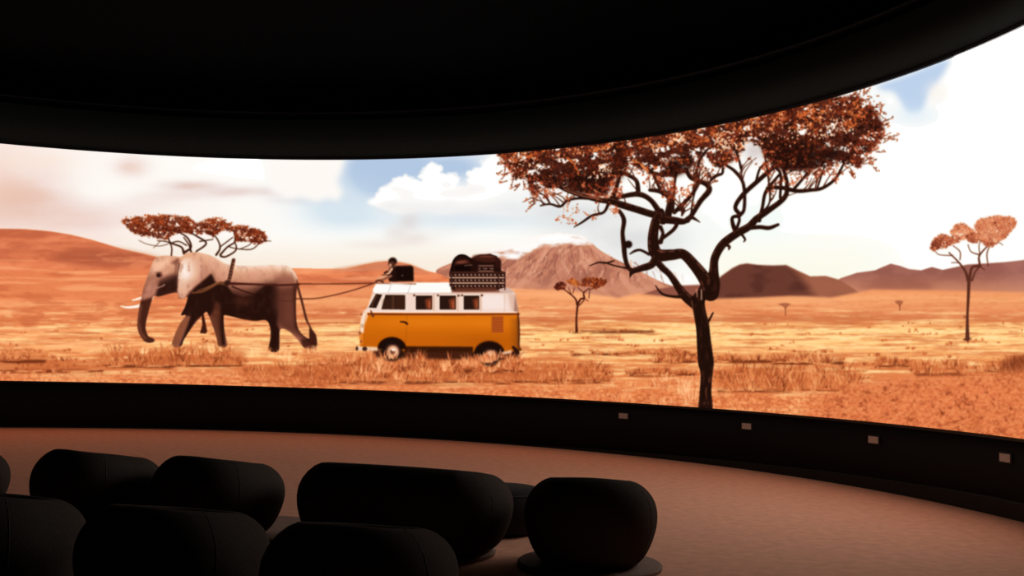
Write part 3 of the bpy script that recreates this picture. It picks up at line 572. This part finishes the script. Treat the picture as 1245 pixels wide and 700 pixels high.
    for _ in range(150):          # twigs rising from the upper boughs into the crown
        pts, w = LIMBS[[0,7,8,10,11,12,13,14,15,17,18,19,20,22,26,28,31,32,35,36,37][R.integers(21)]]
        P, Wd = ribbon(pts, w); q = P[R.integers(len(P)//3, len(P))]
        if q[1] > 262: continue
        dx = R.normal((q[0]-838)*.08, 8); dy = -R.uniform(8, 26)
        p.stroke([q, (q[0]+dx*.4+R.normal(0, 2), q[1]+dy*.5), (q[0]+dx, q[1]+dy)], [1.8, 1.3, .8], (84,38,26), .9)
        if R.random() < .6: p.leaves([(q[0]+dx-6, q[1]+dy-5), (q[0]+dx+6, q[1]+dy-5), (q[0]+dx+6, q[1]+dy+4), (q[0]+dx-6, q[1]+dy+4)], 12, 1.2, LC[1:5], .8, 1.5, .4)
    p.poly(spline(TRUNK, True), (44,20,13))
    for pts, w in LIMBS:         # bark catching the light along one flank
        P, Wd = ribbon(pts, w)
        for i in range(0, len(P)-1):
            if Wd[i] < 3.2: continue
            t = P[i+1]-P[i]; L = np.hypot(*t)+1e-6; nx, ny = -t[1]/L, t[0]/L
            sg = 1 if nx*-.5+ny*-.85 > 0 else -1
            o = Wd[i]*.33*sg
            if R.random() < .75: p.seg(P[i][0]+nx*o, P[i][1]+ny*o, P[i+1][0]+nx*o, P[i+1][1]+ny*o, Wd[i]*R.uniform(.07, .12), Wd[i]*.08, ((128,68,50),(104,52,38),(150,88,68))[R.integers(3)], .5)
            if R.random() < .08: p.dab(P[i][0]-nx*o*.6, P[i][1]-ny*o*.6, 1, .7, (132,72,54), .6)
    p.dab(764, 297, 4.6, 4.4, (42,18,12)); p.dab(845, 364, 5, 5, (42,18,12))
    tm = p.region(spline(TRUNK, True)); tn_ = p.noise(3.5, 14, 4, .65)
    p.full(tm*S(.52, .68, tn_)*.5, (92,46,32)); p.full(tm*S(0, 5, 853-X-(Y-460)*.02)*S(452, 470, Y)*.7, (172,96,70)); p.full(tm*S(.6, .72, tn_)*S(440, 480, Y)*.5, (150,84,62)); p.seg(841, 366, 844, 384, .9, .5, (170,100,76), .6); p.seg(847, 352, 848, 361, .9, .6, (214,150,128), .8); p.seg(853, 352, 853, 364, .7, .9, (236,190,170), .7)
    p.stroke([(690,192),(698,200),(704,212)], [2,3,3], (200,104,56)); p.stroke([(711,208),(711,216)], 2.4, (200,110,64)); p.stroke([(768,194),(778,199),(788,208)], [2,3.4,3], (214,130,80)); p.stroke([(716,226),(730,236),(738,240)], [2,2.6,2], (186,112,84)); p.stroke([(686,230),(708,238),(728,242)], 1.6, (176,104,80), .8)
    p.leaves(CANOPY_LEFT, 1500, 1.35, LC, .85, 4., .6); p.leaves(CANOPY_MIDDLE, 1300, 1.35, LC, .85, 3., .5); p.leaves(CANOPY_RIGHT, 2600, 1.35, LC, .85, 4., .6)
    for poly, n in (([(604,186),(760,164),(760,176),(700,190),(640,196),(612,196)], 380), ([(770,166),(905,140),(905,160),(850,176),(800,182),(772,184)], 420), ([(900,140),(1040,118),(1060,140),(1030,160),(960,156),(902,160)], 650)): p.leaves(poly, n, 1.3, [(220,126,72),(200,100,54),(176,76,40),(140,54,30)], .8, 2., .2)
    for poly, n in (([(643,214),(655,216),(690,232),(690,236),(650,242),(644,236)], 150), ([(688,250),(700,248),(724,252),(730,266),(706,272),(676,272),(674,264)], 75), ([(706,222),(740,226),(742,240),(712,238)], 90), ([(612,196),(640,208),(632,217),(617,214)], 60), ([(738,246),(752,250),(752,264),(742,264)], 40),
        ([(800,216),(822,218),(820,244),(806,240)], 110), ([(820,228),(840,226),(842,238),(826,240)], 40), ([(742,212),(756,214),(756,240),(744,240)], 90), ([(862,178),(900,160),(902,196),(888,204),(866,200)], 110), ([(950,208),(1020,198),(1022,216),(980,226),(952,226)], 70), ([(1052,160),(1076,158),(1070,180),(1050,190),(1044,204),(1032,200)], 150), ([(930,176),(944,186),(944,210),(930,214),(924,196)], 90), ([(770,206),(790,214),(786,226),(774,216)], 30), ([(1012,206),(1024,208),(1024,222),(1014,224)], 20)):
        p.leaves(poly, n, 1.3, PALE[1:], .8, 2., .5)
    for cx, cy, rx, ry, n in ((826,168,9,6,50),(880,172,10,10,60),(700,178,40,10,40),(960,160,50,16,70),(1010,150,26,20,60),(640,200,16,8,30),(736,205,9,5,26),(728,215,10,5,22),(900,175,8,10,30)):   # sky glinting through
        for _ in range(n): p.dab(R.normal(cx, rx*.6), R.normal(cy, ry*.6), R.uniform(.6, 1.7), R.uniform(.5, 1.2), ((255,244,232),(255,214,180),(250,190,150))[R.integers(3)], .75, R.uniform(0, 3))
    for _ in range(60):
        x, y = R.uniform(1000, 1070), R.uniform(112, 150); y = max(y, 120-(x-1000)*.05) if R.random() < .7 else y
        p.dab(x, y, 1.3, .7, LC[R.integers(5)], .8, R.uniform(0, 3))
    EDGE = [(1004,122),(1030,116),(1050,118),(1064,132),(1074,150),(1072,170),(1058,186),(1050,200),(1030,204),(1008,208),(980,212),(955,212),(640,222),(650,240),(690,236),(622,214),(610,200)]
    for ex, ey in EDGE:
        for _ in range(5):
            a = math.atan2(ey-165, ex-960)+R.normal(0, .5) if ex > 800 else R.uniform(1.2, 3.2); L = R.uniform(4, 13); x2, y2 = ex+R.normal(0, 6), ey+R.normal(0, 4)
            p.stroke([(x2, y2), (x2+L*math.cos(a)*.6, y2+L*math.sin(a)*.6+.6), (x2+L*math.cos(a), y2+L*math.sin(a))], [1.3, 1, .6], (110,46,30), .85)
            for _ in range(4): t = R.uniform(.3, 1.2); p.dab(x2+L*math.cos(a)*t+R.normal(0, 1), y2+L*math.sin(a)*t+R.normal(0, 1), R.uniform(.7, 1.5), R.uniform(.5, .9), LC[R.integers(1, 5)], .85, R.uniform(0, 3))
    for x, y in ((1056,132),(1050,112),(1040,110),(1070,138)): p.stroke([(x,y),(x+2,y-8)], 1.6, (176,76,44))
    p.im = p.blur(p.im, .55)
    v = p.im/255.; g = v.mean(-1, keepdims=True)
    v = (g+(v-g)*1.04)*(1-.3*(1-S(.12, .55, g)))
    wm = np.clip((v[..., :1]-v[..., 2:])/.25, 0, 1)*(1-S(.78, .92, g))     # turns the picture's reddish land tones more orange
    v = v*(1+wm*np.array((.035, .0, -.09), np.float32))
    p.im = v.clip(0, 1)*255.
    return p.im

# ---------------------------------------------------------------- the hall
M_floor = material('floor_carpet', (.68, .335, .22), .95, .1, .09, .3, 9)
M_dark = material('black_painted_wall', (.006, .0063, .0052), .8, .2, .2, .1, 40)
M_kerb = material('dark_baseboard', (.012, .012, .009), .75, .3, .15, .1, 40)
M_fascia = material('charcoal_fascia', (.026, .035, .031), .85, .2, .15, .1, 30)
M_ceil = material('black_ceiling', (.0005, .0005, .0005), .95, .02, .1, 0, 30)
M_lip = material('dark_metal_lip', (.01, .01, .01), .6, .4, .1, 0, 30)

bm = bmesh.new()
ring0 = [bm.verts.new((CX+.001*math.cos(k*math.tau/96), CY+.001*math.sin(k*math.tau/96), 0)) for k in range(96)]
for rr in (3, 6, 8.5, 10.5, 12.8):
    ring1 = [bm.verts.new((CX+rr*math.cos(k*math.tau/96), CY+rr*math.sin(k*math.tau/96), 0)) for k in range(96)]
    for k in range(96): bm.faces.new((ring0[k], ring0[(k+1) % 96], ring1[(k+1) % 96], ring1[k]))
    ring0 = ring1
bmesh.ops.recalc_face_normals(bm, faces=bm.faces)
tag(link('floor', bm, M_floor, smooth=False), 'brownish pink carpet floor of the round hall', kind='structure')
tag(link('wall_front', sweep([(RAD, 0), (RAD, Z_SILL-.02), (RAD+.4, Z_SILL-.02), (RAD+.4, 0)], T0, T1), M_dark), 'low black wall curving under the screen', kind='structure')
def kerb():
    bm = sweep([(RAD-.03, 0), (RAD-.03, .9), (RAD-.012, 1.), (RAD-.001, 1.), (RAD-.001, 0)], T0, T1)
    for v in bm.verts:                        # the kerb grows taller towards the right
        t = math.degrees(math.atan2(v.co.y-CY, v.co.x-CX)); v.co.z *= .025+.17*max(0, min(1, (58-t)/46))
    return bm
tag(link('baseboard_front', kerb(), M_kerb, smooth=False), kind='structure')
tag(link('trim_1', sweep([(RAD-.03, Z_SILL-.035), (RAD-.03, Z_SILL-.004), (RAD+.05, Z_SILL-.004), (RAD+.05, Z_SILL-.019), (RAD-.001, Z_SILL-.019), (RAD-.001, Z_SILL-.035)], T0, T1), M_lip, smooth=False), kind='structure')
tag(link('wall_upper', sweep([(RAD-.02, Z_TOP+.02), (RAD-.02, Z_FASCIA), (RAD+.3, Z_FASCIA), (RAD+.3, Z_TOP+.02)], T0, T1), M_fascia), 'charcoal fascia band curving above the screen', kind='structure')
tag(link('trim_2', sweep([(RAD-.04, Z_TOP-.002), (RAD-.04, Z_TOP+.035), (RAD-.021, Z_TOP+.035), (RAD-.021, Z_TOP+.019), (RAD+.05, Z_TOP+.019), (RAD+.05, Z_TOP-.002)], T0, T1), M_lip, smooth=False), kind='structure')
tag(link('trim_3', sweep([(RAD-.03, 6.225), (RAD-.03, 6.245), (RAD+.28, 6.245), (RAD+.28, 6.225)], T0, T1), M_lip, smooth=False), kind='structure')
tag(link('wall_recess', sweep([(RAD+.3, Z_FASCIA), (RAD+.3, 6.72), (RAD+.4, 6.72), (RAD+.4, Z_FASCIA)], T0, T1), M_ceil), kind='structure')
tag(link('wall_rear', sweep([(12.3, 0), (12.3, 6.72), (12.5, 6.72), (12.5, 0)], T1, T0+math.tau, 120), M_dark), kind='structure')
for i, t in enumerate((T0, T1)):
    s = -1 if i == 0 else 1
    tag(link(('wall_right', 'wall_left')[i], sweep([(RAD-.1, 0), (RAD-.1, 6.72), (12.5, 6.72), (12.5, 0)], t+s*.001, t+s*.02, 2), M_dark, smooth=False), kind='structure')
bm = bmesh.new()
lo = [bm.verts.new((CX+12.6*math.cos(k*math.tau/96), CY+12.6*math.sin(k*math.tau/96), 6.72)) for k in range(96)]
hi = [bm.verts.new((v.co.x, v.co.y, 6.85)) for v in lo]
bm.faces.new(lo[::-1]); bm.faces.new(hi)
for k in range(96): bm.faces.new((lo[k], lo[(k+1) % 96], hi[(k+1) % 96], hi[k]))
tag(link('ceiling', bm, M_ceil, smooth=False), kind='structure')

# ---------------------------------------------------------------- the screen and the film frame it shows
def screen_image():
    pic = paint_picture()/255.
    PPM = 165.
    W, H = int((T1-T0)*RAD*PPM), int((Z_TOP-Z_SILL)*PPM)
    th = T1-(np.arange(W)+.5)/W*(T1-T0)
    lo, hi = on_hall(1405, 400)[0], on_hall(-155, 400)[0]      # past the traced part the landscape goes on mirrored
    thr = np.where(th < lo, 2*lo-th, th); thr = np.where(thr > hi, 2*hi-thr, thr)
    z = Z_SILL+(np.arange(H)+.5)/H*(Z_TOP-Z_SILL)              # bottom row first
    px, py, pz = CX+RAD*np.cos(thr)[None, :], CY+RAD*np.sin(thr)[None, :], (z-EYE)[:, None]
    dot = lambda v: px*v.x+py*v.y+pz*v.z
    w = dot(_fw); x = 622.5+F_PX*dot(_rt)/w; y = 350-F_PX*dot(_up)/w
    fx = np.clip((x-PX0)*PS-.5, 0, pic.shape[1]-1.01); fy = np.clip((y-PY0)*PS-.5, 0, pic.shape[0]-1.01)
    ix = fx.astype(int); iy = fy.astype(int); ax = (fx-ix)[..., None]; ay = (fy-iy)[..., None]
    c = (pic[iy, ix]*(1-ax)+pic[iy, ix+1]*ax)*(1-ay)+(pic[iy+1, ix]*(1-ax)+pic[iy+1, ix+1]*ax)*ay
    lin = np.where(c <= .04045, c/12.92, ((c+.055)/1.055)**2.4)
    k = np.clip((lin.min(-1)-.90)/.065, 0, 1)[..., None]
    k = np.clip(2*Painter.blur(k[..., 0].astype(np.float32), 5)-1, 0, 1)[..., None]   # only the open sky, away from twigs and edges
    lin = lin*(1+OVER*k*k)
    out = np.ones((H, W, 4), np.float32); out[..., :3] = lin
    im = bpy.data.images.new('film_frame', W, H, alpha=False, float_buffer=True)
    im.colorspace_settings.name = 'Linear Rec.709'
    im.pixels.foreach_set(out.ravel()); im.update(); im.pack()
    return im
M_screen = bpy.data.materials.new('screen_image'); M_screen.use_nodes = True
nt = M_screen.node_tree; nt.nodes.clear()
uvn = nt.nodes.new('ShaderNodeUVMap'); uvn.uv_map = 'UVMap'
tx = nt.nodes.new('ShaderNodeTexImage'); tx.image = screen_image(); tx.extension = 'EXTEND'
em = nt.nodes.new('ShaderNodeEmission'); em.inputs['Strength'].default_value = SCREEN_GLOW
mo = nt.nodes.new('ShaderNodeOutputMaterial')
nt.links.new(uvn.outputs['UV'], tx.inputs['Vector']); nt.links.new(tx.outputs['Color'], em.inputs['Color']); nt.links.new(em.outputs['Emission'], mo.inputs['Surface'])

def add_uv(bm, r):
    """picture coordinates from a point's bearing and height on the round wall"""
    uv = bm.loops.layers.uv.new('UVMap')
    for f in bm.faces:
        for l in f.loops:
            t = math.atan2(l.vert.co.y-CY, l.vert.co.x-CX)
            l[uv].uv = ((T1-t)/(T1-T0), (l.vert.co.z-Z_SILL)/(Z_TOP-Z_SILL))
bm = sweep([(RAD, Z_SILL), (RAD, Z_TOP)], T0, T1, 240, closed=False); add_uv(bm, RAD)
screen = link('panoramic_screen', bm, M_screen)
tag(screen, 'huge curved panoramic screen showing a savanna with elephant pulling a yellow van', 'screen')
bk = link('screen_backing', sweep([(RAD+.01, Z_SILL), (RAD+.01, Z_TOP), (RAD+.08, Z_TOP), (RAD+.08, Z_SILL)], T0, T1), M_dark, screen)

def patch(name, polys, parent, lift, label=None):
    """the piece of the screen's face inside traced outlines, a skin on the curved face"""
    bm = bmesh.new()
    for P in polys:
        pts = []
        for x, y in P:
            t, z = on_hall(x, y); pts.append((t, min(max(z, Z_SILL+.002), Z_TOP-.002)))
        q = [pts[0]]
        for a in pts[1:]:
            if abs(a[0]-q[-1][0])+abs(a[1]-q[-1][1]) > 1e-4: q.append(a)
        if len(q) < 3: continue
        bm.faces.new([bm.verts.new((t*RAD, 0, z)) for t, z in q])
    bmesh.ops.triangulate(bm, faces=bm.faces[:])
    lo = min(v.co.x for v in bm.verts); hi = max(v.co.x for v in bm.verts)
    s = math.floor(lo/.12)*.12
    while s < hi:
        bmesh.ops.bisect_plane(bm, geom=bm.verts[:]+bm.edges[:]+bm.faces[:], plane_co=(s, 0, 0), plane_no=(1, 0, 0)); s += .12
    for v in bm.verts:
        t = v.co.x/RAD; v.co = polar(t, v.co.z, RAD-lift)
    for f in bm.faces:
        f.normal_update(); c = f.calc_center_median()
        if f.normal.x*(CX-c.x)+f.normal.y*(CY-c.y) < 0: f.normal_flip()
    add_uv(bm, RAD)
    o = link(name, bm, M_screen, parent)
    if label: o['label'] = label
    return o
def circle(x, y, rx, ry): return [(x+rx*math.cos(t), y-ry*math.sin(t)) for t in np.linspace(0, math.tau, 28)[:-1]]
patch('mountain_picture', [[(x, y) for x, y in spline(MOUNTAIN, True) if y < 352]], screen, .001, 'picture of a snow capped mountain')
patch('distant_trees_picture', [FAR_TREES], screen, .0015, 'picture of two flat topped trees behind the elephant')
patch('tree_picture', [SMALL_TREE], screen, .0015, 'picture of a small umbrella tree right of the van')
patch('tree_picture', [RIGHT_TREE], screen, .0015, 'picture of a pale leaved tree at the right')
ele = patch('elephant_picture', [spline(ELEPHANT, True, 3)], screen, .002, 'picture of a walking elephant in harness')
patch('tusk_picture', [[(185,359),(185,363),(170,373),(156,375),(147,372.5),(147,371),(156,372),(170,369.5)]], ele, .003, 'picture of a white tusk')
patch('tail_picture', [TAIL], ele, .003)
van = patch('van_picture', [VAN], screen, .002, 'picture of an orange and white camper van')
for cx_, cy_, r_ in ((477.5, 427, 11), (596, 432, 11)): patch('wheel_picture', [circle(cx_, cy_, r_, r_)], van, .003)
for q in ([(457,356),(465.5,357),(457.5,375.5),(447.5,375)], [(467.5,357),(494,357.5),(494,377),(462,377)], [(504.5,358),(527,358),(527,377.5),(504.5,377.5)], [(533.5,358),(555.5,358),(555.5,377.5),(533.5,377.5)], [(563,358),(583.5,358),(583.5,377.5),(563,377.5)]): patch('window_picture', [q], van, .003)
patch('luggage_picture', [LUGGAGE], screen, .003, 'picture of luggage in the roof rack of the van')
patch('rider_picture', [RIDER], screen, .003, 'picture of a small figure and a dark trunk on the van roof')
aca = patch('acacia_picture', [spline(TRUNK, True, 3)]+[outline(*ribbon(a, b)) for a, b in LIMBS], screen, .003, 'picture of a big dark acacia trunk and boughs')
patch('canopy_picture', [CANOPY_LEFT, CANOPY_MIDDLE, CANOPY_RIGHT], aca, .004, 'picture of rust coloured leaves')

# ---------------------------------------------------------------- tub chairs
M_fab = material('dark_brown_fabric', (.062, .048, .04), .95, 0, .15, .3, 55)
M_cush = material('dark_cushion_fabric', (.025, .021, .019), .95, .1, .15, .35, 55)
M_pipe = material('piping_cord', (.062, .048, .04), .8, .3, .1, 0, 40)
M_disc = material('floor_disc', (.21, .13, .1), .9, .25, .12, .2, 20)
PROF = [(0.328, 0.045), (0.390, 0.070), (0.440, 0.140), (0.479, 0.240), (0.505, 0.340), (0.511, 0.430), (0.501, 0.510), (0.474, 0.580), (0.433, 0.640), (0.381, 0.688), (0.328, 0.714), (0.286, 0.712), (0.255, 0.680), (0.243, 0.620), (0.238, 0.540), (0.233, 0.340)]
def rim(phi): return .62+.10*(.5+.5*math.cos(phi))**1.1      # height of the tub's rim, phi from the back
def plan(phi, r, stretch):
    """point of the tub's plan: a softly squared round, drawn out sideways for the two-seater; the back is at -y"""
    c, s = math.cos(phi), math.sin(phi); n = 2.55
    k = (abs(c)**n+abs(s)**n)**(-1/n)
    x, y = r*k*s, -r*k*c
    return x+stretch*max(-1, min(1, s*2.2)), y
def height(phi, z):
    s = max(0, (z-.06)/.66)**1.5
    return z+(rim(phi)-.72)*s
def proud(phi):
    """the back panel stands a little proud of the two end panels"""
    a = abs((phi+math.pi) % math.tau-math.pi)
    return .0*max(0, min(1, (SEAM-a)/R_(2.6)+.5))
def tub_chair(name, loc, aim, label, stretch=0.):
    rz = math.atan2(aim[1]-loc[1], aim[0]-loc[0])-math.pi/2
    root = empty(name, (loc[0], loc[1], 0), rz)
    tag(root, label, 'armchair' if not stretch else 'sofa', 'rounded tub seats facing the screen')
    N = 144
    bm = bmesh.new(); rows = []
    for i in range(N):
        p = i*math.tau/N
        rows.append([bm.verts.new((*plan(p, r, stretch), height(p, z))) for r, z in PROF])
    for i in range(N):
        for j in range(len(PROF)-1): bm.faces.new((rows[i][j], rows[(i+1) % N][j], rows[(i+1) % N][j+1], rows[i][j+1]))
    bm.faces.new([r[0] for r in rows][::-1])
    bmesh.ops.recalc_face_normals(bm, faces=bm.faces)
    sh = link('shell', bm, M_fab, root); sh.modifiers.new('smooth', 'SUBSURF').levels = 1; sh.modifiers['smooth'].render_levels = 1
    # seat cushion lying in the tub
    bm = bmesh.new(); prof = [(.02, .27), (.22, .27), (.232, .29), (.232, .37), (.21, .405), (.12, .415), (.02, .418)]
    rows = [[bm.verts.new((*plan(i*math.tau/48, r, stretch*min(1, r/.22)), z)) for r, z in prof] for i in range(48)]
    for i in range(48):
        for j in range(len(prof)-1): bm.faces.new((rows[i][j], rows[(i+1) % 48][j], rows[(i+1) % 48][j+1], rows[i][j+1]))
    bm.faces.new([r[0] for r in rows][::-1]); bm.faces.new([r[-1] for r in rows])
    bmesh.ops.recalc_face_normals(bm, faces=bm.faces); link('seat', bm, M_cush, root)
    # piping where the back panel meets the two end panels
    for s in (-1, 1):
        bm = bmesh.new(); prev = None; ph = s*SEAM
        for r, z in PROF[1:13]:
            x, y = plan(ph, r, stretch); c = Vector((x, y, height(ph, z)))*.997
            out = Vector((math.sin(ph), -math.cos(ph), 0)); side = Vector((math.cos(ph), math.sin(ph), 0)); up = Vector((0, 0, 1))
            ring = [bm.verts.new(c+(side*math.cos(a)+(out+up*.5).normalized()*math.sin(a))*.003) for a in np.linspace(0, math.tau, 7)[:-1]]
            if prev: 
                for k in range(6): bm.faces.new((prev[k], prev[(k+1) % 6], ring[(k+1) % 6], ring[k]))
            prev = ring
        bmesh.ops.recalc_face_normals(bm, faces=bm.faces); link('piping', bm, M_pipe, root)
    # disc it stands on
    bm = bmesh.new(); prof = [(.001, .0), (.53, .0), (.55, .006), (.555, .03), (.54, .042), (.001, .046)]
    rows = [[bm.verts.new((r*math.sin(i*math.tau/64)+stretch*max(-1, min(1, math.sin(i*math.tau/64)*2.2))*min(1, r), -r*math.cos(i*math.tau/64), z)) for r, z in prof] for i in range(64)]
    for i in range(64):
        for j in range(len(prof)-1): bm.faces.new((rows[i][j], rows[(i+1) % 64][j], rows[(i+1) % 64][j+1], rows[i][j+1]))
    bm.faces.new([r[0] for r in rows][::-1]); bm.faces.new([r[-1] for r in rows])
    bmesh.ops.recalc_face_normals(bm, faces=bm.faces); link('base', bm, M_disc, root, smooth=False)
    return root
SEAM = R_(60)
AIM = (2.0, 17.7)
def place(o, loc, label, ahead=0.):
    r = o.copy(); COL.objects.link(r); r.location = (loc[0], loc[1], 0); r['label'] = label
    r.rotation_euler.z = math.atan2(AIM[1]-loc[1], AIM[0]-loc[0])-math.pi/2
    for ch in list(o.children):
        c = ch.copy(); COL.objects.link(c); c.parent = r
        if ahead and ch.name.startswith('base'): c.location.y = ahead; c.scale = (1.2, 1.2, .9)   # a larger disc, set forward
    return r
first = tub_chair('tub_chair', (.655, 8.15), AIM, 'rounded dark tub chair standing alone on a disc, the rightmost seat')
place(first, (-2.41, 8.86), 'rounded dark tub chair in back row just left of the wide sofa', .5)
place(first, (-3.51, 9.1), 'rounded dark tub chair in back row, second seat from the left edge')
place(first, (-5.0, 9.4), 'rounded tub chair in back row, mostly cut off by the left edge', .5)
place(first, (-.77, 5.74), 'nearest dark tub chair, at the bottom centre in front of the wide sofa')
place(first, (-1.91, 6.15), 'dark tub chair in front row, just left of the nearest chair')
place(first, (-3.14, 6.5), 'dark tub chair in front row cut off by the left edge')
tub_chair('tub_sofa', (-.82, 8.6), AIM, 'wide dark rounded two seat tub sofa in the middle of the back row', .37)
# low round pouf between the sofa and the rightmost chair
pf = empty('round_pouf', (-.05, 9.65, 0)); tag(pf, 'low dark round pouf half hidden between the wide sofa and rightmost chair', 'pouf')
bm = bmesh.new(); prof = [(.25, .0), (.36, .02), (.44, .1), (.47, .19), (.46, .285), (.41, .365), (.32, .405), (.15, .42), (.02, .422)]
rows = [[bm.verts.new((r*math.sin(i*math.tau/48), -r*math.cos(i*math.tau/48), z)) for r, z in prof] for i in range(48)]
for i in range(48):
    for j in range(len(prof)-1): bm.faces.new((rows[i][j], rows[(i+1) % 48][j], rows[(i+1) % 48][j+1], rows[i][j+1]))
bm.faces.new([r[0] for r in rows][::-1]); bm.faces.new([r[-1] for r in rows])
bmesh.ops.recalc_face_normals(bm, faces=bm.faces); link('body', bm, M_cush, pf)
bm = bmesh.new(); prev = None; first_ring = None
for i in range(48):
    a = i*math.tau/48; o_ = Vector((math.sin(a), -math.cos(a), 0))
    ring = [bm.verts.new(o_*(.412+.006*math.cos(b))+Vector((0, 0, .365+.006*math.sin(b)))) for b in np.linspace(0, math.tau, 7)[:-1]]
    if prev:
        for k in range(6): bm.faces.new((prev[k], prev[(k+1) % 6], ring[(k+1) % 6], ring[k]))
    else: first_ring = ring
    prev = ring
for k in range(6): bm.faces.new((prev[k], prev[(k+1) % 6], first_ring[(k+1) % 6], first_ring[k]))
bmesh.ops.recalc_face_normals(bm, faces=bm.faces); link('piping', bm, M_pipe, pf)

# ---------------------------------------------------------------- small plates let into the low wall
M_plate = material('pale_metal_plate', (.55, .58, .6), .42, .4, .06, 0, 40); M_plate.node_tree.nodes['Principled BSDF'].inputs['Metallic'].default_value = .5
M_frame = material('plate_frame', (.03, .03, .03), .6, .4, .1, 0, 40)
def block(sx, sy, sz, cy=0, bev=.003):
    bm = bmesh.new(); bmesh.ops.create_cube(bm, size=1)
    for v in bm.verts: v.co = Vector((v.co.x*sx, v.co.y*sy+cy, v.co.z*sz))
    bmesh.ops.bevel(bm, geom=bm.edges[:], offset=bev, segments=2, affect='EDGES', profile=.5); return bm
for (x, y), lab in (((1223.5, 556.5), 'small pale wall plate in the low black wall, nearest the right edge'), ((1063, 534.5), 'small pale wall plate in the low black wall, second from right'),
        ((908.5, 518), 'dim wall plate in the low black wall, right of the big pictured tree trunk'), ((758.5, 505.5), 'faintest wall plate in the low black wall, left of the big pictured tree trunk')):
    t, z = on_hall(x, y); q = polar(t, z)
    root = empty('wall_plate', q, t+math.pi/2); tag(root, lab, 'wall plate', 'wall plates under the screen')
    link('frame', block(.215, .016, .112, .008), M_frame, root, False)
    link('face_plate', block(.175, .012, .085, .015, .002), M_plate, root, False)
